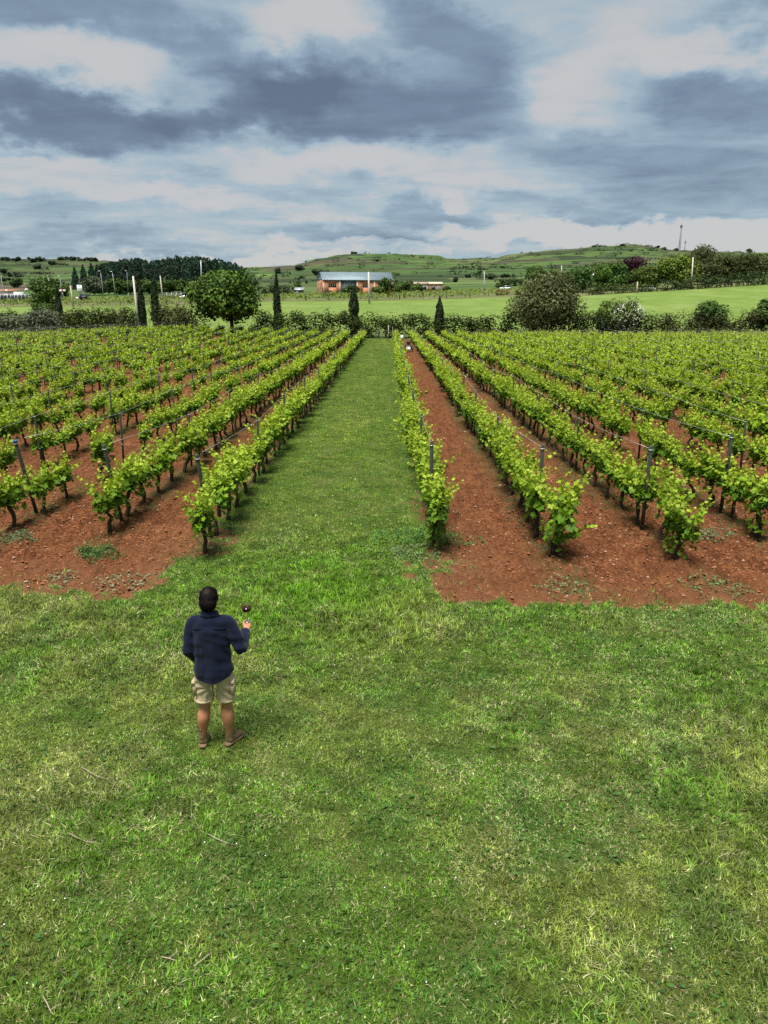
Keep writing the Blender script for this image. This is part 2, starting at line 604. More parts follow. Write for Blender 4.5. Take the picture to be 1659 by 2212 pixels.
def tz(X, Y):
    """height of the land at world X, Y"""
    X, Y = np.asarray(X, float), np.asarray(Y, float)
    azm = np.arctan2(X, np.maximum(Y, 1))
    g0 = gz(X, np.full_like(X, 107.)) * np.exp(-np.maximum(Y - 107, 0) / 8)
    ds = [107., 119.] + [l[0] for l in LT] + [1500., 2600., 12000.]
    zs = [g0 - .02, g0 + .9 + 0 * X]
    for d, aa, tt in LT:
        zs.append(CAM_H + d * np.interp(azm, aa, tt))
    zs += [zs[-1] * .72, zs[-1] * .15 + 4, 0 * X + 2]
    Z = np.array(zs)
    k = np.clip(np.searchsorted(ds, Y, side='right') - 1, 0, len(ds) - 2)
    D = np.array(ds)
    t = np.clip((Y - D[k]) / (D[k + 1] - D[k]), 0, 1)
    if Z.ndim == 1:
        return Z[k] * (1 - t) + Z[k + 1] * t
    j = np.arange(Z.shape[1])
    base = Z[k, j] * (1 - t) + Z[k + 1, j] * t
    return base


def tzr(X, Y):
    far = np.clip((np.asarray(Y) - 300) / 600, 0, 1) * np.clip((1300 - np.asarray(Y)) / 250, 0, 1)
    b = tz(np.atleast_1d(np.asarray(X, float)), np.atleast_1d(np.asarray(Y, float)))
    b = b + far * (fbm(np.atleast_1d(X) / 90., np.atleast_1d(Y) / 90., 51, 4) - .5) * 9
    t = b / 5.5
    ter = (np.floor(t) + sstep(.55, 1, t - np.floor(t))) * 5.5
    return b * (1 - .7 * far) + ter * .7 * far


def ground_at(X, Y):
    if Y <= 107:
        return float(gz(X, Y))
    return float(tzr(X, Y)[0])


azs = np.concatenate([np.linspace(-78, -33, 40, endpoint=False), np.linspace(-33, 33, 300, endpoint=False), np.linspace(33, 78, 41)])
yd = np.concatenate([np.linspace(106.9, 121, 10, endpoint=False), np.linspace(121, 300, 40, endpoint=False), np.geomspace(300, 1100, 130, endpoint=False),
                     np.geomspace(1100, 2600, 24, endpoint=False), np.geomspace(2600, 12000, 8)])
A_, Y_ = np.meshgrid(np.radians(azs), yd)
x, y = (np.tan(A_) * Y_).ravel(), Y_.ravel()
z = tzr(x, y)
# crop zones: r = barley field, g = hill land, b = verge of dry grass
barley = sstep(116, 122, y) * sstep(222, 206, y)
hill = sstep(255, 300, y)
verge = np.clip(sstep(206, 222, y) * sstep(290, 262, y), 0, 1)
nx = len(azs)
i = (np.arange(len(yd) - 1)[:, None] * nx + np.arange(nx - 1)[None, :]).ravel()


def m_land(N):
    g = N.n('ShaderNodeTexCoord').outputs['Object']
    sp = N.n('ShaderNodeSeparateXYZ', {0: N.n('ShaderNodeVertexColor', layer_name='Col').outputs[0]})
    pz = N.n('ShaderNodeSeparateXYZ', {0: g}).outputs[2]
    head = N.ramp(N.noise(g, .5, 5, .65), [(.35, (.045, .065, .02)), (.65, (.10, .12, .04))])
    st = N.vm('MULTIPLY', g, (.6, 1.0, .0))
    bar = N.ramp(N.noise(N.vm('MULTIPLY', g, (.12, .06, 0)), 1.0, 6, .68), [(.34, (.090, .145, .024)), (.5, (.120, .175, .036)), (.66, (.155, .205, .055))])
    bar = N.mix(N.smooth(N.noise(st, 2.2, 4, .75), .48, .68, 0, .5), bar, (.18, .225, .07))
    bar = N.mix(N.smooth(N.noise(st, 1.4, 4, .75), .5, .36, 0, .35), bar, (.06, .105, .024))
    ver = N.ramp(N.noise(g, .12, 6, .7), [(.36, (.07, .085, .03)), (.52, (.12, .125, .05)), (.66, (.17, .145, .08))])
    gw = N.vm('ADD', g, N.vm('SCALE', N.vm('SUBTRACT', N.noise(g, .012, 3, .5, 0, True), (.5, .5, .5)), scale=60.0))
    vo = N.n('ShaderNodeTexVoronoi', {'Vector': N.vm('MULTIPLY', gw, (.010, .016, 0)), 'Scale': 1.0, 'Randomness': 1.0})
    f = N.n('ShaderNodeSeparateColor', {0: vo.outputs['Color']}).outputs[0]
    fld = N.ramp(f, [(0.0, (.026, .040, .019)), (.18, (.038, .062, .022)), (.34, (.048, .086, .025)), (.5, (.064, .114, .028)), (.64, (.058, .056, .034)),
                     (.78, (.095, .150, .038)), (.92, (.082, .064, .044)), (1.0, (.048, .080, .026))])
    fld = N.mix(N.smooth(N.noise(g, .06, 6, .7), .46, .72, 0, .3), fld, (.038, .054, .021))
    band = N.m('FRACT', N.m('ADD', N.m('DIVIDE', pz, 5.5), N.m('MULTIPLY', N.noise(g, .02, 4, .6), .9)))
    bm = N.m('MULTIPLY', N.smooth(band, .30, .05), N.smooth(N.noise(g, .03, 4, .6), .40, .58))
    fld = N.mix(N.m('MULTIPLY', bm, .9), fld, (.022, .026, .014))
    bm2 = N.m('MULTIPLY', N.smooth(band, .12, .0), N.smooth(N.noise(g, .017, 3, .6), .56, .64))
    fld = N.mix(N.m('MULTIPLY', bm2, .7), fld, (.13, .085, .055))
    c = N.mix(sp.outputs[0], head, bar)
    c = N.mix(sp.outputs[2], c, ver)
    c = N.mix(sp.outputs[1], c, fld)
    p = N.n('ShaderNodeBsdfPrincipled', {'Base Color': c, 'Roughness': .95, 'Specular IOR Level': .08})
    N.set(p, 'Normal', N.n('ShaderNodeBump', {'Strength': .5, 'Distance': .5, 'Height': N.noise(g, .8, 5, .7)}).outputs[0])
    return p


M_LAND = mat('fields_and_hills', m_land)
a = Acc().add(np.stack([x, y, z], 1), np.stack([i, i + 1, i + nx + 1, i + nx], 1), np.stack([barley, hill, verge], 1))
a.obj('terrain', M_LAND, smooth=True, kind='structure', label='green barley field and terraced hills beyond the vineyard')

# ------------------------------------------------------------------ grass (uncountable: stuff)
def pick(rng, n, pal, w):
    return np.array(pal)[rng.choice(len(pal), n, p=np.array(w) / sum(w))]


def lawn_colour(x, y, rng):
    """the plants' own colours: patches of lush, yellowing, bluish and dried grass"""
    n = len(x)
    lush = np.array([.094, .186, .020])
    mid = np.array([.145, .206, .034])
    yel = np.array([.186, .222, .044])
    blue = np.array([.068, .150, .030])
    straw = np.array([.340, .330, .160])
    a_ = .6 * fbm(x * .5, y * .5, 101, 3) + .4 * fbm(x * 2.3, y * 2.3, 103, 3)
    b_ = fbm(x * 1.7 + 30, y * 1.7, 111, 4)
    c_ = .55 * fbm(x * .8 - 8, y * .8, 121, 3) + .45 * fbm(x * 3.1, y * 3.1, 127, 3)
    c = mid + (lush - mid) * sstep(.48, .66, a_)[:, None]
    c = c + (yel - c) * (sstep(.54, .40, a_) * .55)[:, None]
    c = c + (blue - c) * (sstep(.54, .72, b_) * .6)[:, None]
    ent = np.exp(-((x + 1.2) / 1.6) ** 2 - ((y - 11.0) / 2.2) ** 2)          # lush corner where the lane begins
    c = c + (np.array([.098, .225, .012]) - c) * (ent * .75)[:, None]
    lane = sstep(11.5, 17.5, y + 2.0 * (fbm(x, y, 211, 2) - .5))
    lc = np.array([.112, .192, .022]) * (.8 + .4 * fbm(x * 3.0, y * .5, 215, 3))[:, None] + np.array([.085, .060, .018]) * (sstep(.48, .72, fbm(x * .5, y * .17, 131, 3)) * np.exp(-((x + .9) / 1.3) ** 2))[:, None]
    c = c + (lc - c) * lane[:, None]
    pst = np.clip(.13 + .20 * sstep(.45, .65, c_) - .10 * ent, .02, .5) * (1 - .65 * lane)
    dry = rng.random(n) < pst
    c = np.where(dry[:, None], straw * rng.uniform(.65, 1.15, (n, 1)), c)
    c = c * (.62 + .76 * sstep(.25, .75, .5 * fbm(x * 3.3, y * 3.3, 201, 3) + .5 * fbm(x * 8, y * 8, 205, 2)))[:, None]
    return c * rng.uniform(.72, 1.32, (n, 1)) * rng.normal(1, .05, (n, 3)), dry


def lawn_height(x, y):
    h = .55 + .75 * sstep(.45, .68, fbm(x * .7 + 4, y * .7, 141, 4))
    h = h + 1.1 * np.exp(-((x + 1.2) / 1.6) ** 2 - ((y - 11.0) / 2.0) ** 2)
    h = h + .6 * sstep(5.2, 3.6, y) * sstep(.4, .6, vn(x * .9, y, 147)) + 1.2 * np.exp(-((x - 4.3) / 1.0) ** 2 - ((y - 7.3) / 1.3) ** 2)
    w_ = sstep(11.5, 16.5, y)
    return h * (1 - w_) + .6 * w_


grass = Acc()
for (x0, x1, y0, y1, dn, w, h, full) in ((-5.2, 5.4, 2.9, 8, 4200, .0064, .036, True), (-8.5, 9.0, 8, 14, 2500, .0085, .042, True),
                                         (-3.9, 1.2, 14, 30, 1350, .012, .045, False), (-3.9, 1.2, 30, 60, 420, .02, .05, False), (-4.0, 1.4, 60, 104, 200, .028, .055, False),
                                         (-75, 75, 103.9, 108.5, 9, .10, .22, False)):
    per = 8 if full else 5
    nt = int((x1 - x0) * (y1 - y0) * dn / per)
    n = nt * per
    tid = np.repeat(np.arange(nt), per)
    x, y = RNG.uniform(x0, x1, nt)[tid], RNG.uniform(y0, y1, nt)[tid]
    ttone = np.exp(RNG.normal(0, .30, nt))[tid]
    spread = (.011 if y1 < 9 else .016 if y1 < 15 else .03 if y1 < 31 else .06)
    x, y = x + RNG.normal(0, spread, n), y + RNG.normal(0, spread, n)
    px, py = proj(np.stack([x, y, 0 * x], 1))
    keep = (px > -160) & (px < 1820) & (py < 2330)
    mk = soil_mask(x, y)
    thin = sstep(.28, .5, fbm(x * 1.1 + 3, y * 1.1, 151, 4))
    keep &= RNG.random(n) < np.maximum((1 - mk) ** 2 * (.55 + .45 * thin), .10 * sstep(1.3, .1, soil_sd(x, y)) * (fbm(x * 2.2, y * 2.2, 157, 3) > .5) * (y < 15))
    x, y, mk, ttone = x[keep], y[keep], mk[keep], ttone[keep]
    n = len(x)
    c, dry = lawn_colour(x, y, RNG)
    c = c * ttone[:, None]
    z = gz(x, y) + micro(x, y, mk)
    H = h * lawn_height(x, y) * RNG.uniform(.5, 1.5, n)
    ang = RNG.uniform(0, 2 * math.pi, n)
    lean = np.where(dry, RNG.uniform(.7, 1.7, n), RNG.uniform(.25, 1.35, n))
    D = np.stack([np.cos(ang), np.sin(ang), 0 * ang], 1)
    S = np.stack([-np.sin(ang), np.cos(ang), 0 * ang], 1)
    base = np.stack([x, y, z], 1)
    up = np.array([0, 0, 1.])
    Hh = np.where(dry, H * .45, H)[:, None]
    Wd = (w * RNG.uniform(.6, 1.5, n))[:, None]
    Hl = (H * lean)[:, None]
    tip = base + up * Hh + D * Hl
    if full:
        m = base + up * Hh * .66 + D * Hl * .36
        V = np.stack([base - S * Wd * .5, base + S * Wd * .5, m - S * Wd * .42, m + S * Wd * .42, tip], 1).reshape(-1, 3)
        k = np.arange(n)[:, None] * 5
        grass.add(V, [k + np.array([[0, 1, 3, 2]]), k + np.array([[2, 3, 4]])], np.repeat(c, 5, 0))
    else:
        V = np.stack([base - S * Wd * .5, base + S * Wd * .5, tip], 1).reshape(-1, 3)
        grass.add(V, np.arange(n * 3).reshape(n, 3), np.repeat(c, 3, 0))
# short under-blades that close the sward
for (x0, x1, y0, y1, dn, w, h) in ((-5.2, 5.4, 2.9, 8, 4200, .0095, .022), (-8.5, 9.0, 8, 14, 2000, .013, .026)):
    n = int((x1 - x0) * (y1 - y0) * dn)
    x, y = RNG.uniform(x0, x1, n), RNG.uniform(y0, y1, n)
    px, py = proj(np.stack([x, y, 0 * x], 1))
    mk = soil_mask(x, y)
    keep = (px > -100) & (px < 1760) & (py < 2300) & (RNG.random(n) < (1 - mk) ** 2)
    x, y, mk = x[keep], y[keep], mk[keep]
    n = len(x)
    c, dry = lawn_colour(x, y, RNG)
    B_ = np.stack([x, y, gz(x, y) + micro(x, y, mk)], 1)
    ang = RNG.uniform(0, 6.28, n)
    S = np.stack([-np.sin(ang), np.cos(ang), 0 * ang], 1) * w * RNG.uniform(.3, .7, (n, 1))
    H = h * RNG.uniform(.3, 1.2, n)
    ln = H * RNG.uniform(.6, 2.4, n)
    tip = B_ + np.stack([np.cos(ang) * ln, np.sin(ang) * ln, H], 1)
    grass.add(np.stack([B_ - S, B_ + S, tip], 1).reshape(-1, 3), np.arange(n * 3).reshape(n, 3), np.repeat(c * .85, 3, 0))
# clover and plantain leaves among the blades
n = 26000
x, y = RNG.uniform(-8, 8.5, n), 2.9 + 11 * RNG.random(n) ** 1.2
cl = fbm(x * 1.5 + 50, y * 1.5, 161, 4)
keep = (RNG.random(n) < sstep(.50, .66, cl)) & (soil_mask(x, y) < .3)
px, py = proj(np.stack([x, y, 0 * x], 1))
keep &= (px > -100) & (px < 1760) & (py < 2300)
x, y = x[keep], y[keep]
n = len(x)
P = np.stack([x, y, micro(x, y, 0 * x) + RNG.uniform(.015, .05, n)], 1)
V, F = leafquads(P, RNG.normal(size=(n, 3)) * .45 + [0, 0, 1], RNG.uniform(.02, .055, n), RNG, .6)
grass.add(V, F, np.repeat(np.array([.052, .120, .026]) * RNG.uniform(.7, 1.35, (n, 1)), 4, 0))
grass.obj('grass', M_GRASS, kind='stuff', label='short mown grass with dried clippings', category='grass')

# daisies: tiny white heads
n = 420
x, y = RNG.uniform(-7, 7.5, n), RNG.uniform(3.2, 13, n)
keep = (soil_mask(x, y) < .2) & (fbm(x * .8, y * .8, 171, 3) > .47)
x, y = x[keep], y[keep]
a = Acc()
P = np.stack([x, y, RNG.uniform(.045, .075, len(x))], 1)
V, F = leafquads(P, RNG.normal(size=(len(x), 3)) * .25 + [0, -.3, 1], .012, RNG, .95, .02)
a.add(V, F, (.75, .75, .72))
a.obj('daisies', leafmat('petal', trans=.2, var=0), kind='stuff', label='tiny white daisies scattered through the lawn', category='daisies')

# ------------------------------------------------------------------ clods and pebbles on the soil
OCT = np.array([[1, 0, 0], [-1, 0, 0], [0, 1, 0], [0, -1, 0], [0, 0, 1], [0, 0, -1]], float)
OCT = OCT[:5] - np.array([0, 0, .12])
OF = np.array([[0, 2, 4], [2, 1, 4], [1, 3, 4], [3, 0, 4]])
clod = Acc()
for (x0, x1, y0, y1, n, smin, smax) in ((-11, 12, 10, 17, 62000, .006, .036), (-16, 17, 17, 30, 15000, .012, .048)):
    x, y = RNG.uniform(x0, x1, n), RNG.uniform(y0, y1, n)
    mk = soil_mask(x, y)
    keep = (RNG.random(n) < mk * (.25 + .75 * sstep(.35, .6, fbm(x * 1.3, y * 1.3, 181, 3))))
    x, y, mk = x[keep], y[keep], mk[keep]
    n = len(x)
    s = smin + (smax - smin) * RNG.random(n) ** 2.6
    V = OCT[None] * RNG.uniform(.55, 1.25, (n, 5, 1)) * s[:, None, None] * np.array([1.1, 1.1, .75])
    an = RNG.uniform(0, 6.28, n)
    R = np.zeros((n, 3, 3))
    R[:, 0, 0] = R[:, 1, 1] = np.cos(an)
    R[:, 0, 1], R[:, 1, 0], R[:, 2, 2] = -np.sin(an), np.sin(an), 1
    V = np.einsum('nij,nkj->nki', R, V) + np.stack([x, y, gz(x, y) + micro(x, y, mk) + s * .15], 1)[:, None]
    c = np.where((RNG.random(n) < .045)[:, None], np.array([.28, .19, .125]), np.array([.150, .058, .026]) * RNG.uniform(.75, 1.5, (n, 1)))
    clod.add(V.reshape(-1, 3), (np.arange(n)[:, None, None] * 5 + OF[None]).reshape(-1, 3), np.repeat(c, 5, 0))
clod.obj('soil_clods', plain('clod', (1, 1, 1), .95, .15, 20, .1, use_col=True), kind='stuff', label='loose clods and pale pebbles on red soil', category='clods')

# ------------------------------------------------------------------ vines
GL = np.array([(-165, .50), (-128, .82), (-98, .60), (-62, .96), (-32, .66), (0, 1.05), (32, .66), (62, .96), (98, .60), (128, .82), (165, .50)])


def grape_leaves(P, Nn, T, S, C, rng):
    n = len(P)
    Nn = norm(Nn)
    T = norm(T - Nn * np.sum(T * Nn, 1)[:, None])
    B = np.cross(Nn, T)
    an = np.radians(GL[:, 0])
    loc = np.stack([np.cos(an) * GL[:, 1], np.sin(an) * GL[:, 1]], 1) * .55
    S = S[:, None, None]
    cup = rng.uniform(-.05, .22, (n, 1, 1))
    ring = P[:, None] + S * (loc[None, :, :1] * T[:, None] + loc[None, :, 1:] * B[:, None]) + S * cup * Nn[:, None] * (np.abs(loc[None, :, 1:]) * 2 - .3 * loc[None, :, :1])
    V = np.concatenate([P[:, None], ring], 1)
    k = len(GL)
    f = np.array([[0, i + 1, i + 2] for i in range(k - 1)])
    F = (np.arange(n)[:, None, None] * (k + 1) + f[None]).reshape(-1, 3)
    return V.reshape(-1, 3), F, np.repeat(C, k + 1, 0)


LEAF_OLD = np.array([.074, .164, .011])
LEAF_MID = np.array([.172, .284, .016])
LEAF_TIP = np.array([.340, .425, .036])


def vine_skeleton(rng, vigor=1.0, skirt=0):
    """trunk path, arms, shoots and the leaf sites along them"""
    wob = rng.normal(0, .025, (6, 2))
    lean = rng.normal(0, .06, 2)
    zt = rng.uniform(.52, .64)
    tp = np.array([[lean[0] * t + wob[i, 0] * (t > 0), lean[1] * t + wob[i, 1] * (t > 0), zt * t - .06 * (t == 0)] for i, t in enumerate(np.linspace(0, 1, 6))])
    head = tp[-1]
    arms, shoots, L = [], [], []
    for s in (-1, 1):
        m = rng.uniform(.36, .54)
        arms.append(np.array([head - [0, 0, .03], head + [rng.normal(0, .02), s * m * .45, .05], head + [rng.normal(0, .03), s * m, .06 + rng.normal(0, .02)]]))
    ns = int(25 * vigor)
    for i in range(ns):
        t = rng.uniform(-1, 1)
        arm = arms[0] if t < 0 else arms[1]
        b = arm[0] * (1 - abs(t)) + arm[2] * abs(t) + [0, 0, .03 * (1 - abs(t))]
        ln = rng.uniform(.40, .78) * vigor * (1.12 if rng.random() < .2 else 1)
        out = rng.normal(0, .24)
        fw = rng.normal(0, .22)
        dr = rng.uniform(.0, .55) * abs(out)
        q = np.linspace(0, 1, 6)
        pts = np.stack([b[0] + out * ln * q * (1 + .5 * q), b[1] + fw * ln * q, b[2] + ln * (q - dr * q * q)], 1)
        shoots.append(pts)
        nl = int(ln / .040)
        for j in range(nl):
            u = (j + .6) / nl
            p = np.array([np.interp(u, q, pts[:, k]) for k in range(3)])
            side = rng.uniform(0, 6.28)
            d = np.array([math.cos(side), math.sin(side), rng.uniform(-.35, .35)])
            sz = (.138 * (1 - u) ** .7 + .044) * rng.uniform(.75, 1.2)
            L.append((p + d * (.075 * (1 - u) + .02), d, sz, u))
    for i in range(int(34 * vigor)):                       # hanging leaves round the arms
        t = rng.uniform(-1, 1)
        arm = arms[0] if t < 0 else arms[1]
        b = arm[0] * (1 - abs(t)) + arm[2] * abs(t)
        sx = rng.choice([-1, 1])
        p = b + [sx * rng.uniform(.03, .17), rng.normal(0, .05), rng.uniform(-.22, .16)]
        L.append((p, np.array([sx, rng.normal(0, .5), -.5]), rng.uniform(.09, .14), 0.0))
    for i in range(skirt):                                 # low leaves hiding the trunk of a row-end vine
        zz2 = rng.uniform(.16, .62)
        th = rng.uniform(0, 6.28)
        rr2 = rng.uniform(.06, .24)
        d2 = np.array([math.cos(th), math.sin(th), -.4])
        L.append((np.array([math.cos(th) * rr2, math.sin(th) * rr2 * 1.3, zz2]), d2, rng.uniform(.07, .12), rng.uniform(0, .3)))
    return tp, arms, shoots, L


def leaf_arrays(L, rng):
    P = np.array([l[0] for l in L])
    D = np.array([l[1] for l in L])
    S = np.array([l[2] for l in L])
    U = np.array([l[3] for l in L])
    N_ = D * .55 + np.array([0, 0, .75]) + rng.normal(0, .38, P.shape)
    T_ = D + np.array([0, 0, -.35]) + rng.normal(0, .25, P.shape)
    u = np.clip(U + rng.normal(0, .16, len(U)), 0, 1)[:, None]
    C = np.where(u < .5, LEAF_OLD + (LEAF_MID - LEAF_OLD) * u * 2, LEAF_MID + (LEAF_TIP - LEAF_MID) * (u * 2 - 1))
    C = C * rng.uniform(.75, 1.25, (len(P), 1))
    return P, N_, T_, S, C


PROTO = []
for k in range(20):
    rng = np.random.default_rng(300 + k)
    tp, arms, shoots, L = vine_skeleton(rng, rng.uniform(.82, 1.15), 70 if k >= 16 else 0)
    tr = Acc()
    rad = np.array([.055, .045, .040, .043, .040, .048]) * rng.uniform(.8, 1.1) * rng.uniform(.88, 1.15, 6)
    tr.add(*tube(tp, rad, 8))
    for a_ in arms:
        tr.add(*tube(a_, [.036, .026, .016], 6))
    sh = Acc()
    for s in shoots:
        sh.add(*tube(s, np.linspace(.0055, .002, len(s)), 3, cap=False))
    fo = Acc()
    P, N_, T_, S, C = leaf_arrays(L, rng)
    fo.add(*grape_leaves(P, N_, T_, S, C, rng))
    PROTO.append((tr.mesh('trunk', M_BARK, True), sh.mesh('shoots', M_SHOOT, True), fo.mesh('foliage', M_VINE, False)))

LOD = []           # simpler vines for the far rows: folded leaf faces, thin trunks
for k in range(10):
    for frac, big in ((.58, 1.25), (.27, 1.85)):
        rng = np.random.default_rng(500 + k)
        tp, arms, shoots, L = vine_skeleton(rng, rng.uniform(.85, 1.1))
        idx = rng.choice(len(L), int(len(L) * frac), replace=False)
        P, N_, T_, S, C = leaf_arrays([L[i] for i in idx], rng)
        V, F = leafquads(P, N_, S * big, rng, .95, .10, T_)
        t = tube(tp[[0, 3, 5]], [.05, .042, .045], 4, cap=False)
        LOD.append((V, F, np.repeat(C, 4, 0), t[0], t[1][0]))

ORD = ['first', 'second', 'third', 'fourth', 'fifth', 'sixth', 'seventh', 'eighth', 'ninth', 'tenth', 'eleventh', 'twelfth', 'thirteenth', 'fourteenth',
       'fifteenth', 'sixteenth', 'seventeenth', 'eighteenth', 'nineteenth', 'twentieth']


def ordn(i):
    if i < 20:
        return ORD[i]
    k = i + 1
    return '%d%s' % (k, {1: 'st', 2: 'nd', 3: 'rd'}.get(k % 10, 'th'))


START = {('L', 0): grd(437, 1190)[1], ('L', 1): grd(255, 1152)[1], ('L', 2): grd(60, 1142)[1], ('R', 0): grd(935, 1190)[1],
         ('R', 1): grd(1195, 1202)[1], ('R', 2): grd(1452, 1212)[1], ('R', 3): grd(1640, 1158)[1]}
rv = np.random.default_rng(77)
vines, posts, rows = [], [], []
for side, xs in (('L', ROW_L), ('R', ROW_R)):
    for r, xr in enumerate(xs):
        if abs(xr) > 68:
            continue
        y0 = START.get((side, r), 13.6 + rv.uniform(-.5, .9))
        yv = np.arange(y0, Y_END - 1.0 + rv.uniform(-.6, .6), 1.12)
        yp = np.arange(y0 + (.75 if side == 'L' else 1.7) + (0 if r < 4 else rv.uniform(0, 4)), Y_END - .6, 5.6)
        rows.append((side, r, xr, y0, yp))
        ragged = side == 'L' and r >= 2
        for j, yy in enumerate(yv):
            if j > 1 and rv.random() < (.19 if ragged else .02):
                continue
            p = np.array([xr + rv.normal(0, .035), yy + rv.normal(0, .07), 0.])
            p[2] = gz(p[0], p[1])
            sc = rv.uniform(.80, 1.02) if ragged else (rv.uniform(.94, 1.12) if side == 'R' else rv.uniform(.94, 1.12))
            vines.append([side, r, p, sc, rv.random() < .5, rv.normal(0, .12)])
        for yy in yp:
            posts.append([side, r, np.array([xr + rv.normal(0, .03), yy + rv.normal(0, .1), 0.])])


def in_frame(p, dz):
    px, py = proj(p + np.array([0, 0, dz]))
    return p[1] > 1 and 0 < px < 1659 and 0 < py < 2212


def ordinals(items, dz):
    """for each item the words that single it out along its row"""
    by = {}
    for k, it in enumerate(items):
        by.setdefault((it[0], it[1]), []).append(k)
    words = {}
    for (s, r), ks in by.items():
        ks.sort(key=lambda k: items[k][2][1])
        vis = [k for k in ks if in_frame(items[k][2], dz)]
        near = bool(vis) and vis[0] == ks[0]
        side = 'left' if s == 'L' else 'right'
        for q, k in enumerate(vis):
            words[k] = (ordn(q), 'from the near end,' if near else 'from %s picture edge,' % side, '%s row %s of the lane' % (ordn(r), side))
    return words


wv = ordinals(vines, .85)
order = sorted(wv, key=lambda k: vines[k][2][1])
single = set(order[:300])
GV = 'grapevines in the trellised rows'
for q, k in enumerate(order[:300]):
    side, r, p, sc, flip, rz = vines[k]
    w = wv[k]
    t = thing('grapevine', p, '%s leafy grapevine %s %s' % w, 'grapevine', GV, rz + (math.pi if flip else 0), sc)
    m = PROTO[(k * 7 + r * 3) % 16]
    if side == 'R' and p[1] < START.get((side, r), 0) + .5:
        m = PROTO[16 + r % 4]
    for nm, me in zip(('trunk', 'shoots', 'foliage'), m):
        o = link(nm, me, t)
        if nm != 'trunk':
            o['kind'] = 'stuff'
rest_l, rest_t = Acc(), Acc()
for k, (side, r, p, sc, flip, rz) in enumerate(vines):
    if k in single:
        continue
    px, py = proj(p + [0, 0, .8])
    if px < -110 or px > 1770:
        continue
    li = (k * 3 % 10) * 2 + (1 if p[1] > 55 else 0)
    V, F, C, TV, TF = LOD[li]
    an = rz + (math.pi if flip else 0)
    R = np.array([[math.cos(an), -math.sin(an), 0], [math.sin(an), math.cos(an), 0], [0, 0, 1]]) * sc
    rest_l.add(V @ R.T + p, F, C * rv.uniform(.96, 1.24))
    rest_t.add(TV @ R.T + p, TF)
vr = thing('distant_grapevines', (0, 0, 0), 'far grapevines merging into green rows towards the hedge', 'vines')
vr['kind'] = 'stuff'
rest_l.obj('foliage', M_VINE, vr, kind='stuff')
rest_t.obj('trunks', M_BARK, vr, kind='stuff')

# ------------------------------------------------------------------ trellis posts
PM = []
for k in range(4):
    rng = np.random.default_rng(40 + k)
    a = Acc()
    h = 1.52 + .06 * k
    a.add(*tube([(0, 0, -.1), (0.004, 0, h * .5), (0, 0, h - .01), (0, 0, h)], [.031, .030, .029, .025], 8))
    c = Acc()
    for zc in (.62, h - .07):
        c.add(*tube([(0, 0, zc - .006), (0, 0, zc + .006)], [.037, .037], 8))
    PM.append((a.mesh('stake', M_POST, True), c.mesh('wire_tie', M_WIRE, True), h))
wp = ordinals(posts, 1.3)
order = sorted(wp, key=lambda k: posts[k][2][1])
single = set(order[:300])
FIRST = {}
for k in order:
    FIRST.setdefault((posts[k][0], posts[k][1]), k)
rest = Acc()
tops = {}
for k, (side, r, p) in enumerate(posts):
    p[2] = gz(p[0], p[1])
    sk, tie, h = PM[(k * 5) % 4]
    lean = (rv.normal(0, .025), rv.normal(0, .03))
    end = FIRST.get((side, r)) == k and p[1] < 18
    if end:
        lean = (.22 if (side == 'L' and r < 3) else .05, -.04 if side == 'L' else 0.0)
    sc = 1.18 if end else 1.0
    tops.setdefault((side, r), []).append((p + np.array([lean[1] * h, -lean[0] * h * 0 + 0, h * sc - .07]), lean))
    if k in single:
        t = thing('vineyard_post', p, '%s wooden trellis post %s %s' % wp[k], 'post', 'trellis posts along the vine rows', rv.uniform(0, 6), (sc * 1.1, sc * 1.1, sc) if end else 1.0)
        t.rotation_euler = (lean[0], lean[1], 0)
        link('stake', sk, t)
        link('wire_tie', tie, t)
    else:
        px, _ = proj(p + [0, 0, .8])
        if -150 < px < 1800:
            rest.add(*tube([p - [0, 0, .1], p + [lean[1], 0, h]], [.036, .034], 5))
rest.obj('distant_posts', M_POST, kind='stuff', label='far thin trellis posts standing above the vine rows', category='posts')
a = Acc()
a.add(*tube([(0, 0, 1.60), (0, 0, 1.66)], [.050, .048], 8))
pb = [k for k in order if posts[k][0] == 'L' and posts[k][1] == 2][0]
for o in bpy.data.objects:
    if o.get('category') == 'post' and (Vector(posts[pb][2]) - o.location).length < .01:
        a2 = Acc().add(*tube([(0, 0, 1.485), (0, 0, 1.515)], [.039, .038], 8))
        a2.obj('blue_cap', plain('blue_plastic', (.02, .12, .32), .5), o, True)
        o['label'] = 'first post of the third row left of the lane, with a blue cap'

# one trellis wire for each row
for side, r, xr, y0, yp in rows:
    pts = [q[0] for q in tops.get((side, r), [])]
    pts = [q for q in pts if -400 < proj(q)[0] < 2060]
    if len(pts) < 2:
        continue
    P = []
    for u, v in zip(pts[:-1], pts[1:]):
        P += [u, (u + v) / 2 - [0, 0, .03]]
    P.append(pts[-1])
    a = Acc()
    a.add(*tube(np.array(P), np.array([.0026 + .00006 * q[1] for q in P]), 4, ref=(1, 0, 0)))
    a.obj('trellis_wire', M_WIRE, label='pale top wire along the %s vine row %s of the grass lane' % (ordn(r), 'left' if side == 'L' else 'right'), category='wire',
          group='trellis wires')

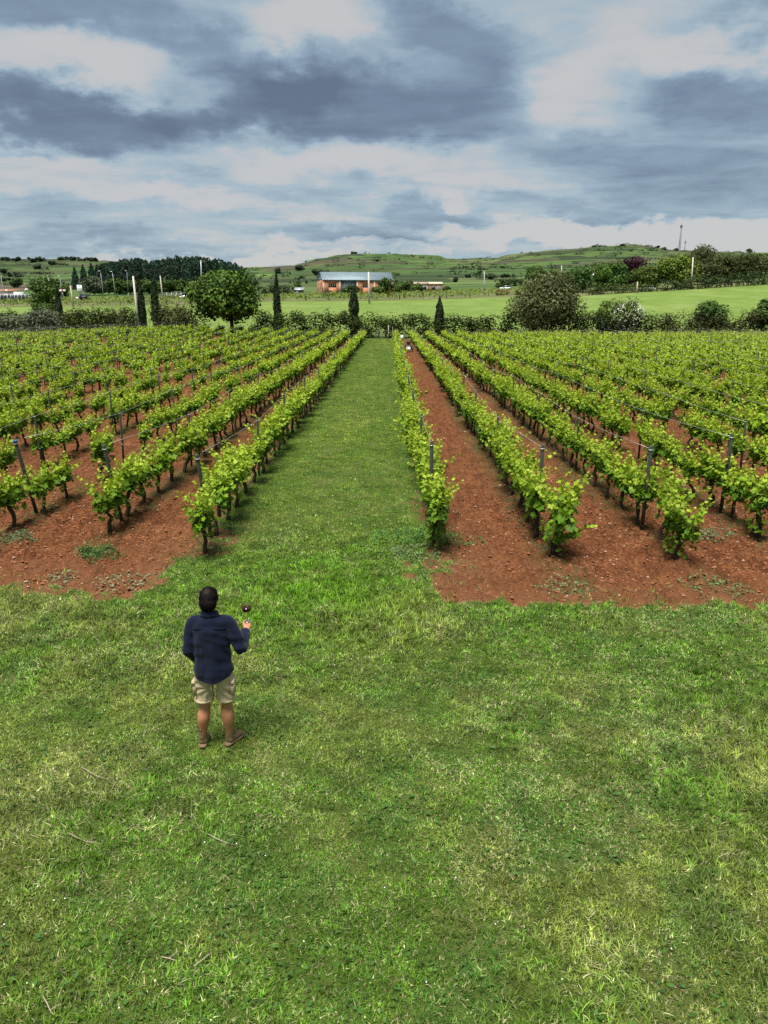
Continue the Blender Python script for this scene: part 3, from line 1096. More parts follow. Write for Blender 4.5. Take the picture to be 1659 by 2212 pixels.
# ------------------------------------------------------------------ weeds under the rows (stuff) and single clumps (things)
wd = Acc()
n = 60000
x = RNG.choice(np.concatenate([ROW_L[:9], ROW_R[:9]]), n) + RNG.normal(0, .17, n)
y = RNG.uniform(12.4, 38, n)
keep = (RNG.random(n) < sstep(.46, .62, fbm(x * .5 + 3, y * .5, 191, 3)) * np.where(x < -1, 1, .7))
px, py = proj(np.stack([x, y, 0 * x], 1))
keep &= (px > -60) & (px < 1720) & (soil_sd(x, y) > -.25)
x, y = x[keep], y[keep]
n = len(x)
ang = RNG.uniform(0, 6.28, n)
H = RNG.uniform(.03, .13, n)
B_ = np.stack([x, y, gz(x, y) + micro(x, y, np.ones(n))], 1)
S = np.stack([-np.sin(ang), np.cos(ang), 0 * ang], 1) * .006
tip = B_ + np.stack([np.cos(ang) * H * .8, np.sin(ang) * H * .8, H], 1)
V = np.stack([B_ - S, B_ + S, tip], 1).reshape(-1, 3)
wd.add(V, np.arange(n * 3).reshape(n, 3), np.repeat(np.array([.062, .105, .028]) * RNG.uniform(.6, 1.5, (n, 1)), 3, 0))
wd.obj('weeds', M_GRASS, kind='stuff', label='patchy weeds under the vine rows', category='weeds')


def clump(name, px, py, rad, hgt, n, col, label, broad=.5):
    p = grd(px, py)
    rng = np.random.default_rng(int(px + py))
    t = thing(name, (p[0], p[1], 0), label, 'weed', None)
    a = Acc()
    nb = int(n * (1 - broad))
    r, th = rad * np.sqrt(rng.random(n)), rng.uniform(0, 6.28, n)
    lump = .6 + .8 * vn(r * np.cos(th) * 4 + px, r * np.sin(th) * 4, 3)
    X = np.stack([r * np.cos(th) * lump * 1.3, r * np.sin(th) * lump, 0 * r], 1)
    g0 = gz(p[0] + X[:, 0], p[1] + X[:, 1]) + micro(p[0] + X[:, 0], p[1] + X[:, 1], soil_mask(p[0] + X[:, 0], p[1] + X[:, 1]))
    X[:, 2] = g0
    h = hgt * rng.uniform(.3, 1.1, n) * (1 - .6 * (r / rad) ** 2)
    an = rng.uniform(0, 6.28, n)
    S = np.stack([-np.sin(an), np.cos(an), 0 * an], 1) * .006
    tip = X + np.stack([np.cos(an) * h * .7, np.sin(an) * h * .7, h], 1)
    V = np.stack([X - S, X + S, tip], 1)[:nb].reshape(-1, 3)
    C = np.array(col) * rng.uniform(.6, 1.35, (n, 1))
    a.add(V, np.arange(nb * 3).reshape(nb, 3), np.repeat(C[:nb], 3, 0))
    V, F = leafquads(tip[nb:] * [1, 1, .8] + [0, 0, .01], rng.normal(size=(n - nb, 3)) * .5 + [0, 0, 1], rng.uniform(.025, .06, n - nb), rng, .75)
    a.add(V, F, np.repeat(C[nb:] * 1.1, 4, 0))
    o = a.obj('leaves', M_GRASS, t)
    o['kind'] = 'stuff'


clump('weed_clump', 210, 1200, .36, .16, 1100, (.075, .135, .040), 'green weed tuft alone on red soil left of the lane', .25)
clump('weed_clump', 262, 1256, .34, .06, 260, (.170, .190, .105), 'pale withered weeds at the soil edge, lower left', .8)
clump('weed_clump', 128, 1252, .24, .06, 140, (.170, .190, .105), 'small pale weeds at the soil edge far left', .8)
clump('weed_clump', 1215, 1268, .36, .06, 200, (.120, .165, .070), 'pale weeds on soil in front of the second right row', .8)
clump('weed_clump', 1548, 1272, .44, .08, 420, (.110, .165, .065), 'wide pale green weeds on soil in front of the third right row', .7)
clump('weed_clump', 1530, 1155, .34, .12, 450, (.110, .170, .085), 'leafy weeds beside the fourth right row end', .7)
clump('weed_clump', 905, 1165, .62, .22, 900, (.075, .160, .040), 'leafy green growth at the foot of the first right row', .85)
clump('weed_clump', 985, 1170, .40, .12, 260, (.060, .130, .035), 'fallen vine leaves on soil right of the first right row', .95)
clump('weed_clump', 885, 1195, .45, .10, 500, (.120, .170, .070), 'pale cut vine shoots lying on grass by the row end', .8)
clump('weed_clump', 35, 1165, .35, .16, 500, (.080, .135, .060), 'bushy weeds at the foot of the third left row', .6)


# low side shoot reaching out from the second right row
def shoot_thing(px, py, dirx, label):
    p = grd(px, py)
    rng = np.random.default_rng(5)
    t = thing('vine_sucker', (p[0], p[1], 0), label, 'vine shoot')
    q = np.linspace(0, 1, 9)
    pts = np.stack([dirx * q * .75, -.1 * q, .30 + .42 * q - .10 * q * q + .03 * np.sin(q * 9)], 1)
    Acc().add(*tube(np.concatenate([[[0, 0, -.03], [.02, 0, .18]], pts]), np.concatenate([[.045, .036], np.linspace(.022, .003, 9)]), 6)).obj('stem', M_BARK, t, True)
    L = []
    for u in np.linspace(.05, 1, 34):
        b = np.array([np.interp(u, q, pts[:, k]) for k in range(3)])
        th = rng.uniform(0, 6.28)
        d = np.array([math.cos(th) * .6, math.sin(th), rng.uniform(-.3, .3)])
        L.append((b + d * .08 * (1 - .6 * u), d, .14 * (1 - u) + .07, u * .8))
    fo = Acc().add(*grape_leaves(*leaf_arrays(L, rng), rng))
    o = fo.obj('foliage', M_VINE, t)
    o['kind'] = 'stuff'


shoot_thing(1190, 1203, 1.0, 'low vine shoot reaching right over soil from the second right row')

# ------------------------------------------------------------------ trees, shrubs and hedges
def cloud_leaves(acc, centers, radii, n, size, cols, rng, up=.35, T=None, shell=.55, aspect=.75):
    """leaf faces in clumps; every clump has its own tone, as sprays of a plant do"""
    centers, radii = np.asarray(centers, float), np.asarray(radii, float)
    if radii.ndim == 1:
        radii = np.repeat(radii[:, None], 3, 1)
    vol = radii.prod(1) ** (2 / 3)
    k = rng.choice(len(centers), n, p=vol / vol.sum())
    d = norm(rng.normal(size=(n, 3)))
    r = shell + (1 - shell) * rng.random(n) ** .6
    r = np.where(rng.random(n) < .22, rng.random(n) * .8, r) * rng.uniform(.85, 1.12, n)
    P = centers[k] + d * radii[k] * r[:, None]
    N_ = d + np.array([0, 0, up]) + rng.normal(0, .45, (n, 3))
    S = size * rng.uniform(.6, 1.35, n)
    V, F = leafquads(P, N_, S, rng, aspect, .12, T)
    tone = rng.uniform(0, 1, len(centers))
    mixf = np.clip(tone[k] + rng.normal(0, .22, n), 0, 1)[:, None]
    c0, c1 = np.array(cols[0]), np.array(cols[1])
    C = (c0 + (c1 - c0) * mixf) * rng.uniform(.8, 1.2, (n, 1))
    acc.add(V, F, np.repeat(C, 4, 0))


def limb_set(acc, rng, h0, h1, spread, r, n):
    acc.add(*tube([(0, 0, -.3), (.03 * h0, 0, h0 * .5), (0, .02 * h0, h0), (.02 * h1, 0, h0 + (h1 - h0) * .55)], [r * 1.25, r, r * .85, r * .35], 8))
    for i in range(n):
        a = i * 2.4 + rng.uniform(-.4, .4)
        e = np.array([math.cos(a) * spread * rng.uniform(.5, .95), math.sin(a) * spread * rng.uniform(.5, .95), rng.uniform(h0 + .25 * (h1 - h0), h1 * .92)])
        b = np.array([0, 0, h0 * rng.uniform(.75, 1.1)])
        m = b * .5 + e * .5 + np.array([0, 0, (h1 - h0) * .06])
        acc.add(*tube([b, m, e], [r * .5, r * .32, r * .08], 6))


def broadleaf(name, X, Y, top, wid, label, cols, seed, n=3600, size=.30, stem=.25, clumps=34, cat='tree', group=None, dep=None, flat=1.0, clr=.30, part='crown', trunk_r=None):
    rng = np.random.default_rng(seed)
    z0 = ground_at(X, Y)
    H = max(top - z0, 1.0)
    t = thing(name, (X, Y, z0), label, cat, group)
    rx, ry = wid / 2, (dep or wid) / 2
    h0 = H * stem
    ch = H - h0 * .75
    cz = h0 * .75 + ch / 2
    tr = Acc()
    limb_set(tr, rng, h0, H, rx * .8, trunk_r or max(.06, H * .028), 7)
    tr.obj('trunk', M_BARK, t, True)
    d = norm(rng.normal(size=(clumps, 3)))
    rr = rng.uniform(.40, .80, clumps) * np.where(rng.random(clumps) < .22, 1.16, 1.0)
    C = np.stack([d[:, 0] * rx * rr, d[:, 1] * ry * rr, cz + d[:, 2] * ch / 2 * rr * flat], 1)
    R = rng.uniform(.65, 1.2, clumps) * clr * min(rx, ch / 2) * 1.55
    R3 = np.stack([R * 1.1, R * 1.1, R * .85], 1)
    C[:, 2] = np.minimum(C[:, 2], H - R3[:, 2] * .9)
    a = Acc()
    cloud_leaves(a, C, R3, int(n * 1.4), size * 1.2, cols, rng)
    o = a.obj(part, M_LEAF, t)
    return t


def cypress(X, Y, top, wid, label, seed, cols=((.016, .026, .012), (.034, .048, .018)), n=1500, prof=None, size=.26):
    rng = np.random.default_rng(seed)
    z0 = ground_at(X, Y)
    H = top - z0
    t = thing('cypress_tree', (X, Y, z0), label, 'cypress', 'cypresses along the hedge')
    Acc().add(*tube([(0, 0, -.2), (0, 0, H * .5), (0, 0, H * .93)], [.13, .09, .02], 6)).obj('trunk', M_BARK, t, True)
    prof = prof or [(0, .62), (.15, .95), (.4, 1.0), (.65, .78), (.85, .45), (1, .06)]
    u = rng.random(n) ** .9
    R = np.interp(u, [p[0] for p in prof], [p[1] for p in prof]) * wid / 2
    th = rng.uniform(0, 6.28, n)
    lump = .72 + .5 * vn(th * 1.6, u * 9, seed)
    rr = R * lump * np.sqrt(rng.uniform(.25, 1, n))
    P = np.stack([rr * np.cos(th), rr * np.sin(th), .1 + u * (H - .25)], 1)
    N_ = np.stack([np.cos(th), np.sin(th), .25 + 0 * th], 1) + rng.normal(0, .35, (n, 3))
    T_ = np.array([0, 0, 1.]) + rng.normal(0, .22, (n, 3))
    V, F = leafquads(P, N_, size * rng.uniform(.8, 1.6, n), rng, .45, .1, T_)
    m = np.clip(lump - .6 + rng.normal(0, .2, n), 0, 1)[:, None]
    C = np.array(cols[0]) + (np.array(cols[1]) - np.array(cols[0])) * m
    Acc().add(V, F, np.repeat(C, 4, 0)).obj('crown', M_LEAF, t)
    return t


def hedge(name, x0, x1, Y0, Y1, tops, dep, label, cols, seed, dens=26, size=.30, cat='hedge', group=None, arch=True, lift=0):
    """hedge from photo column x0 to x1; tops gives (column, row) of its upper edge"""
    rng = np.random.default_rng(seed)
    A = at(x0, tops[0][1], Y0)
    B = at(x1, tops[-1][1], Y1)
    mid = ((A + B) / 2)[:2]
    zb = ground_at(*mid)
    t = thing(name, (mid[0], mid[1], zb), label, cat, group)
    L = np.linalg.norm(B[:2] - A[:2])
    cs, rs = [], []
    nseg = max(3, int(L / 1.0))
    st = Acc()
    for i in range(nseg):
        u = (i + .5) / nseg
        px = x0 + (x1 - x0) * u
        Yc = Y0 + (Y1 - Y0) * u
        zt = at(px, np.interp(px, [q[0] for q in tops], [q[1] for q in tops]) - lift, Yc)[2]
        p = A[:2] * (1 - u) + B[:2] * u
        g = ground_at(p[0], p[1])
        h = max(.6, (zt - g)) * rng.uniform(.86, 1.06)
        for q in range(5):
            rz_ = h * rng.uniform(.22, .36)
            cs.append([p[0] - mid[0] + rng.normal(0, L / nseg * .4), p[1] - mid[1] + rng.uniform(-.5, .5) * dep, g - zb + np.clip(rng.uniform(.05, .95) * h, rz_ * .6, h - rz_ * .8)])
            rs.append([max(.5, h * .33), dep * .34, rz_])
        b = np.array([p[0] - mid[0], p[1] - mid[1], g - zb])
        for q in range(2):
            e = b + [rng.normal(0, .5), rng.normal(0, .3), h * .7]
            st.add(*tube([b + [rng.normal(0, .1), 0, -.15], (b + e) / 2, e], [.06, .045, .015], 4, cap=False))
    st.obj('stems', M_BARK, t, True)['kind'] = 'stuff'
    a = Acc()
    T = None
    n = int(L * dens * 10)
    if arch:
        T = np.stack([rng.normal(0, 1, n), rng.normal(0, .5, n), rng.normal(-.15, .3, n)], 1)
    cloud_leaves(a, cs, rs, n, size, cols, rng, up=.9, T=T, shell=.5, aspect=.6)
    a.obj('foliage', M_LEAF, t)['kind'] = 'stuff'
    return t


def X_at(px, Y, row=660):
    return at(px, row, Y)[0]


def T(px, row, Y):
    p = at(px, row, Y)
    return p[0], Y, p[2]


def wpx(w, Y):
    return w / FPX * (Y * math.cos(PITCH) + CAM_H * math.sin(PITCH) * .3) * 1.0


DARKG = ((.022, .048, .010), (.062, .105, .020))
MIDG = ((.030, .060, .012), (.085, .135, .028))
LITE = ((.050, .090, .014), (.125, .180, .030))
OLIVE = ((.070, .088, .048), (.135, .155, .092))
GREYG = ((.036, .046, .014), (.130, .148, .058))
DRAB = ((.036, .050, .016), (.085, .098, .032))

# the line of planting at the far end of the vineyard
x_, y_, z_ = T(494, 582, 101)
broadleaf('round_tree', x_, y_, z_, wpx(158, 101), 'large round dark green tree standing at the far end of vineyard, left', ((.014, .038, .006), (.085, .150, .018)), 1, 11000, .34, .24, 80, clr=.34, trunk_r=.28)
x_, y_, z_ = T(1184, 582, 108)
broadleaf('round_bush', x_, y_, z_, wpx(158, 108), 'big rounded grey-green bush at the hedge, right of centre', GREYG, 2, 12000, .27, .04, 90, 'bush', clr=.30, trunk_r=.2)

cy = [(122, 618, 690, 108, 14, 'dark cypress beside the pale poles, far left of the hedge', None), (301, 604, 690, 110, 16, 'dark cypress right behind the leaning white concrete pole', None),
      (330, 590, 690, 113, 17, 'cypress just right of the white leaning pole', None), (596, 585, 690, 111, 18, 'tall thin cypress right of the round tree', [(0, .9), (.2, 1), (.5, .75), (.8, .4), (1, .04)]),
      (764, 616, 690, 111, 23, 'ragged cypress between building and hedge centre', [(0, .9), (.25, 1), (.42, .62), (.55, .85), (.8, .55), (1, .1)]),
      (950, 640, 700, 109, 20, 'short pointed cypress in the hedge right of the lane', [(0, .75), (.3, 1), (.6, .85), (.85, .42), (1, .05)])]
for k, (cx_, top, bot, Y, w, lab, pr) in enumerate(cy):
    p = at(cx_, top, Y)
    cypress(p[0], Y, p[2], wpx(w, Y) * 1.15, lab, 60 + k, prof=pr, n=3400)

LAUREL = ((.008, .016, .004), (.050, .070, .012))
hedge('laurel_hedge', 118, 296, 106.5, 107.5, [(118, 668), (180, 672), (240, 666), (296, 676)], 2.6, 'arching hedge between the grey shrubs and the white leaning pole', LAUREL, 11, 34, .32, lift=8)
hedge('laurel_hedge', 334, 425, 107.5, 108, [(334, 662), (380, 664), (425, 668)], 2.6, 'hedge between two cypresses and the round tree', ((.018, .026, .008), (.078, .084, .024)), 12, 34, .32, lift=8)
hedge('laurel_hedge', 545, 605, 108, 108, [(545, 676), (605, 682)], 2.4, 'dark hedge under the thin cypress beside the round tree', LAUREL, 13, 34, .32, lift=8)
hedge('laurel_hedge', 612, 755, 108, 108, [(612, 680), (680, 676), (755, 680)], 2.4, 'dark arching hedge left of the ragged cypress', LAUREL, 14, 34, .32, lift=8)
hedge('laurel_hedge', 760, 940, 108, 108, [(760, 682), (840, 686), (940, 688)], 2.4, 'dark hedge closing the end of the grass lane', LAUREL, 15, 34, .32, lift=8)
hedge('laurel_hedge', 955, 1112, 108, 108, [(955, 686), (1030, 690), (1112, 684)], 2.4, 'dark hedge between the pointed cypress and big grey bush', LAUREL, 16, 34, .34, lift=11)
hedge('laurel_hedge', 1225, 1420, 108, 107, [(1225, 680), (1310, 684), (1420, 688)], 2.6, 'dark hedge under the white flowering shrub', ((.009, .017, .006), (.046, .064, .018)), 17, 34, .34, lift=15)
hedge('laurel_hedge', 1410, 1800, 107, 106, [(1410, 692), (1500, 686), (1600, 678), (1800, 676)], 3.0, 'brownish green hedge running to the right picture edge', ((.018, .025, .008), (.076, .082, .026)), 18, 34, .34, lift=15)

for px, top, w, lab, s in ((20, 676, 72, 'grey-green olive shrub at the left picture edge', 21), (62, 672, 66, 'second pale grey-green olive shrub from the left', 22), (100, 664, 66, 'tallest grey-green olive shrub before the left cypress', 23)):
    x_, y_, z_ = T(px, top, 103)
    broadleaf('olive_shrub', x_, y_, z_, wpx(w, 103), lab, OLIVE, s, 2600, .20, .06, 36, 'shrub', 'olive shrubs at the left')
x_, y_, z_ = T(2, 662, 111)
broadleaf('laurel_shrub', x_, y_, z_, 4.5, 'dark glossy shrub cut by the left picture edge', DARKG, 24, 1800, .28, .06, 26, 'shrub')
x_, y_, z_ = T(90, 592, 140)
broadleaf('loose_tree', x_, y_, z_, wpx(64, 140), 'loose mid green tree behind the pair of pale poles', MIDG, 25, 3000, .32, .12, 30)
x_, y_, z_ = T(100, 655, 116)
broadleaf('elder_shrub', x_, y_, z_, wpx(56, 116), 'dark shrub at the foot of the pair of pale poles', DARKG, 26, 1800, .26, .06, 26, 'shrub')
x_, y_, z_ = T(1305, 646, 110)
broadleaf('green_shrub', x_, y_, z_, wpx(44, 110), 'bright green shrub left of the white flowering shrub', LITE, 27, 1500, .25, .06, 18, 'shrub')
x_, y_, z_ = T(1540, 648, 109)
broadleaf('green_shrub', x_, y_, z_, wpx(70, 109), 'dark green shrub rising from the hedge at right', ((.025, .06, .012), (.08, .14, .03)), 28, 2000, .30, .06, 20, 'shrub')
x_, y_, z_ = T(1656, 646, 107)
broadleaf('green_shrub', x_, y_, z_, wpx(46, 107), 'dark green shrub cut by the right picture edge', ((.025, .06, .012), (.08, .14, .03)), 29, 1500, .30, .06, 18, 'shrub')
x_, y_, z_ = T(1352, 640, 108)
haw = broadleaf('flowering_shrub', x_, y_, z_, wpx(74, 108), 'white flowering hawthorn shrub in the hedge right of the grey bush', ((.05, .085, .02), (.12, .155, .05)), 30, 2600, .24, .05, 34, 'shrub')
rng = np.random.default_rng(31)
a = Acc()
n = 380
hh = z_ - ground_at(x_, y_)
d = norm(rng.normal(size=(n, 3)))
d[:, 1] = -abs(d[:, 1])
P = np.stack([d[:, 0] * wpx(74, 108) * .48 + .5, d[:, 1] * wpx(74, 108) * .46, hh * .48 + d[:, 2] * hh * .42], 1)
P = P[vn(P[:, 0] * 1.1, P[:, 2] * 1.1, 3) > .42]
V, F = leafquads(P, rng.normal(size=P.shape) * .4 + [0, -1, .4], .17, rng, .9)
a.add(V, F, (.55, .55, .46)).obj('blossom', M_LEAF, haw)['kind'] = 'stuff'

# rough bank behind the left hedge
BANK = ((.030, .038, .014), (.085, .092, .034))
hedge('bramble_bank', -60, 120, 120, 119, [(-60, 672), (60, 668), (120, 664)], 5, 'dark bramble bank behind the olive shrubs, far left', ((.016, .030, .008), (.055, .085, .02)), 51, 20, .42, 'brambles', arch=False)
hedge('bramble_bank', 122, 296, 121, 120, [(122, 664), (200, 668), (296, 662)], 6, 'olive brown bramble bank behind the arching left hedge', BANK, 52, 20, .42, 'brambles', arch=False)
hedge('bramble_bank', 336, 425, 121, 120, [(336, 660), (425, 664)], 5, 'bramble bank between the cypresses and round tree', BANK, 53, 20, .42, 'brambles', arch=False)

# far trees, left of the building
far = [('tree', 172, 228, 597, 300, ((.05, .066, .034), (.105, .125, .065)), 'grey-green round tree behind the billboard'),
       ('tree', 222, 268, 600, 310, DARKG, 'first dark orchard tree right of the grey-green tree, by street lamps'),
       ('tree', 258, 300, 604, 310, DARKG, 'dark orchard tree behind the white leaning pole'),
       ('tree', 296, 345, 602, 315, DARKG, 'dark orchard tree behind the two cypresses'),
       ('tree', 338, 378, 604, 315, DARKG, 'dark orchard tree behind the pole right of the cypresses'),
       ('tree', 370, 416, 603, 318, DARKG, 'last dark orchard tree left of the large round tree'),
       ('tree', 404, 432, 608, 240, LITE, 'pale green small tree touching the large round tree, left side'),
       ('tree', 110, 142, 604, 280, MIDG, 'small green tree between the pale poles and billboard'),
       ('tree', 22, 48, 600, 420, DARKG, 'small dark tree above the white building, far left'),
       ('tree', 634, 650, 612, 300, MIDG, 'dark small tree left of the brick building')]
for k, (nm, x0, x1, top, Y, cols, lab) in enumerate(far):
    x_, y_, z_ = T((x0 + x1) / 2, top, Y)
    broadleaf('orchard_tree', x_, y_, z_, wpx(x1 - x0, Y) * 1.1, lab, cols, 100 + k, 1500, .72, .06, 26, clr=.38)
# dark conifers
for k, (px, top, w) in enumerate(((160, 578, 17), (178, 572, 20), (196, 569, 22), (208, 572, 16))):
    p = at(px, top, 380)
    t = cypress(p[0], 380, p[2], wpx(w, 380), '%s dark conifer of the small group left of the poplar wood' % ORD[k], 130 + k, ((.010, .026, .018), (.026, .052, .028)), 900, [(0, 1), (.3, .95), (.6, .7), (1, .08)], .9)
    t.name = 'conifer_tree'
    t['category'] = 'conifer'
    t['group'] = 'conifers left of the poplar wood'

# poplar plantation: a far wood that reads as one mass
rng = np.random.default_rng(140)
a, tr = Acc(), Acc()
for k in range(230):
    px = rng.uniform(214, 522)
    Y = rng.uniform(400, 450)
    top = np.interp(px, [214, 260, 300, 330, 380, 430, 470, 522], [576, 563, 561, 566, 556, 558, 562, 577]) + rng.uniform(-4, 5)
    p = at(px, top, Y)
    g = ground_at(p[0], Y)
    H = max(4, p[2] - g)
    n = 190
    u = rng.random(n)
    R = np.interp(u, [0, .15, .5, .85, 1], [.3, 1, 1, .6, .1]) * rng.uniform(1.8, 2.9)
    th = rng.uniform(0, 6.28, n)
    P = np.stack([p[0] + R * np.cos(th), Y + R * np.sin(th), g + u * H], 1)
    V, F = leafquads(P, np.stack([np.cos(th), np.sin(th), .4 + 0 * th], 1) + rng.normal(0, .4, (n, 3)), rng.uniform(.7, 1.6, n), rng, .6, .1, np.array([0, 0, 1.]) + rng.normal(0, .5, (n, 3)))
    c = np.array([.014, .034, .019]) * rng.uniform(.75, 1.7) * rng.uniform(.75, 1.3, (n, 1)) * np.array([rng.uniform(.9, 1.3), 1, 1])
    a.add(V, F, np.repeat(c, 4, 0))
    tr.add(*tube([(p[0], Y, g - .5), (p[0], Y, g + H * .8)], [.2, .06], 4, cap=False))
w = thing('poplar_wood', (0, 0, 0), 'dark blue-green poplar plantation on the left skyline', 'wood')
w['kind'] = 'stuff'
a.obj('crowns', M_LEAF, w)['kind'] = 'stuff'
tr.obj('trunks', M_BARK, w)['kind'] = 'stuff'

# far trees, right
PURPLE = ((.018, .008, .014), (.050, .016, .028))
right = [(1226, 1278, 576, 232, ((.020, .055, .012), (.065, .125, .022)), 'dark green tree just right of the big grey bush'),
         (1278, 1358, 566, 236, ((.018, .050, .008), (.080, .150, .022)), 'bushy bright-edged dark tree left of the purple tree'),
         (1338, 1398, 553, 252, PURPLE, 'dark purple-leaved tree among green trees at right'),
         (1372, 1438, 572, 226, ((.040, .070, .012), (.105, .140, .026)), 'low spreading green tree in front of the purple tree'),
         (1432, 1500, 551, 222, ((.055, .095, .012), (.150, .205, .028)), 'bright yellow-green tree left of the right concrete pole'),
         (1490, 1552, 529, 262, ((.034, .048, .016), (.080, .095, .032)), 'tallest drab green tree behind the right concrete pole'),
         (1545, 1610, 545, 245, DRAB, 'drab green tree second from the right picture edge'),
         (1500, 1560, 558, 240, DRAB, 'low drab tree right of the right concrete pole'),
         (1590, 1680, 543, 240, DRAB, 'wide drab green tree at the right picture edge'),
         (1188, 1224, 585, 262, MIDG, 'green tree behind the big grey bush, right shoulder'),
         (1140, 1180, 574, 330, MIDG, 'small far tree behind the big grey bush, top left')]
for k, (x0, x1, top, Y, cols, lab) in enumerate(right):
    x_, y_, z_ = T((x0 + x1) / 2, top, Y)
    broadleaf('field_tree', x_, y_, z_, wpx(x1 - x0, Y) * 1.12, lab, cols, 160 + k, 3400, .55, .07, 44, clr=.36)
for k in range(5):
    x_, y_, z_ = T(1700 + 55 * k, 545 - 2 * k, 236)
    broadleaf('field_tree', x_, y_, z_, 11, '%s drab field tree beyond the right picture edge' % ORD[k], DRAB, 180 + k, 1200, .8, .14, 24, group='trees beyond the right edge')
hedge('field_hedge', 1270, 1425, 214, 212, [(1270, 610), (1350, 612), (1425, 608)], 3.0, 'low mixed hedge at the far side of the green field, right', ((.03, .055, .014), (.085, .115, .03)), 41, 12, .5, arch=False)
hedge('field_hedge', 1430, 1800, 211, 209, [(1430, 604), (1560, 592), (1659, 582), (1800, 572)], 3.0, 'dark trimmed hedge along the top of the field to the right edge', ((.022, .045, .014), (.06, .09, .03)), 42, 12, .5, arch=False)

# planting round the building
hedge('dark_hedge', 568, 628, 262, 262, [(568, 613), (628, 613)], 3, 'clipped dark hedge block left of the brick building', ((.014, .028, .009), (.03, .055, .016)), 43, 16, .5, arch=False)
hedge('garden_hedge', 704, 745, 252, 253, [(704, 626), (745, 627)], 2, 'low dark hedge under the left window of the brick building', ((.02, .045, .01), (.05, .085, .02)), 44, 16, .4, arch=False)
bt = [(742, 774, 616, 248, 'dark round bush before the grey warehouse door'), (806, 832, 620, 250, 'dark green bush before the right wing of the brick building'),
      (818, 844, 598, 254, 'dark tree at the right end of the brick building'), (844, 872, 603, 256, 'green tree just right of the brick building'),
      (868, 892, 606, 270, 'green tree before the white shed'), (886, 918, 612, 262, 'green bushes hiding the white shed'), (958, 976, 619, 256, 'small round tree right of the orange shed'),
      (1070, 1086, 611, 290, 'small tree left of the parked white car')]
for k, (x0, x1, top, Y, lab) in enumerate(bt):
    x_, y_, z_ = T((x0 + x1) / 2, top, Y)
    broadleaf('garden_tree', x_, y_, z_, wpx(x1 - x0, Y) * 1.1, lab, DARKG if k % 2 == 0 else MIDG, 200 + k, 900, .55, .08, 18, clr=.4)
hedge('dark_hedge', 1082, 1128, 310, 312, [(1082, 604), (1100, 600), (1128, 602)], 4, 'dark bushes behind the parked white car', ((.018, .036, .012), (.05, .075, .022)), 45, 8, .8, arch=False)
hedge('dry_bush', 1070, 1100, 225, 225, [(1070, 626), (1100, 624)], 3, 'dry reddish brush by the field edge below the white car', ((.16, .10, .055), (.27, .18, .10)), 46, 12, .45, arch=False, cat='brush')

# small trees and bushes on the hills
rng = np.random.default_rng(210)
hb = [(764, 545, 12, 1030), (648, 566, 18, 800), (700, 575, 16, 620), (680, 577, 14, 640), (1010, 598, 14, 520), (1035, 592, 10, 560),
      (1090, 600, 16, 480), (1060, 603, 13, 470), (985, 610, 10, 420), (600, 578, 10, 700), (1283, 531, 9, 1010), (1345, 533, 8, 980), (1420, 532, 9, 1010), (1435, 536, 8, 1010), (1460, 536, 8, 1010), (1510, 536, 8, 1010), (1620, 538, 8, 1010),
      (10, 549, 14, 1000), (35, 551, 16, 1000), (70, 553, 18, 980), (90, 555, 14, 980), (112, 562, 10, 900), (140, 551, 18, 1000), (158, 550, 14, 1000), (180, 553, 22, 1000), (205, 553, 20, 1000), (5, 580, 14, 700),
      (30, 588, 20, 620), (80, 572, 12, 780), (15, 604, 14, 520)]
for k, (px, top, w, Y) in enumerate(sorted(hb)):
    p = at(px, top, Y)
    g = ground_at(p[0], Y)
    H = min(max(2.5, p[2] - g), 5.5)
    broadleaf('hill_bush', p[0], Y, g + H, wpx(w * (1.7 if px < 240 else 1.2), Y), '%s small dark bush from the left on the far hills' % ordn(k), ((.020, .034, .018), (.045, .062, .030)), 220 + k, 260, Y / 520, .08, 9, 'bush', 'bushes on the far hills', clr=.5)
# scrub bands along the terraces: uncountable
a = Acc()
n = 2600
px = rng.uniform(-80, 1740, n)
Y = rng.uniform(330, 1040, n)
q = at(0, 600, 1)
Xw = np.array([at(p_, 590, y2)[0] for p_, y2 in zip(px, Y)])
zg = tzr(Xw, Y)
ph = zg / 5.5 - np.floor(zg / 5.5)
keep = ((ph < .16) | (ph > .9)) & (fbm(Xw / 70, Y / 40, 231, 3) > .46)
keep |= (rng.random(n) < .05)
Xw, Y, zg = Xw[keep], Y[keep], zg[keep]
n = len(Xw)
m = 16
d = norm(rng.normal(size=(n, m, 3)))
s = rng.uniform(.8, 2.4, n)[:, None, None]
P = np.stack([Xw, Y, zg + s[:, 0, 0] * .4], 1)[:, None] + d * s * np.array([1.9, 1.2, .75])
V, F = leafquads(P.reshape(-1, 3), (d + np.array([0, 0, .5])).reshape(-1, 3), np.repeat(s[:, 0, 0] * 1.0, m), rng, .8)
c = np.array([.030, .042, .020]) * rng.uniform(.6, 1.6, (n, 1)) * np.array([1, 1, 1])
a.add(V, F, np.repeat(np.repeat(c, m, 0), 4, 0))
a.obj('hill_scrub', M_LEAF, kind='stuff', label='dark scrub along the terraces of the far hills', category='scrub')

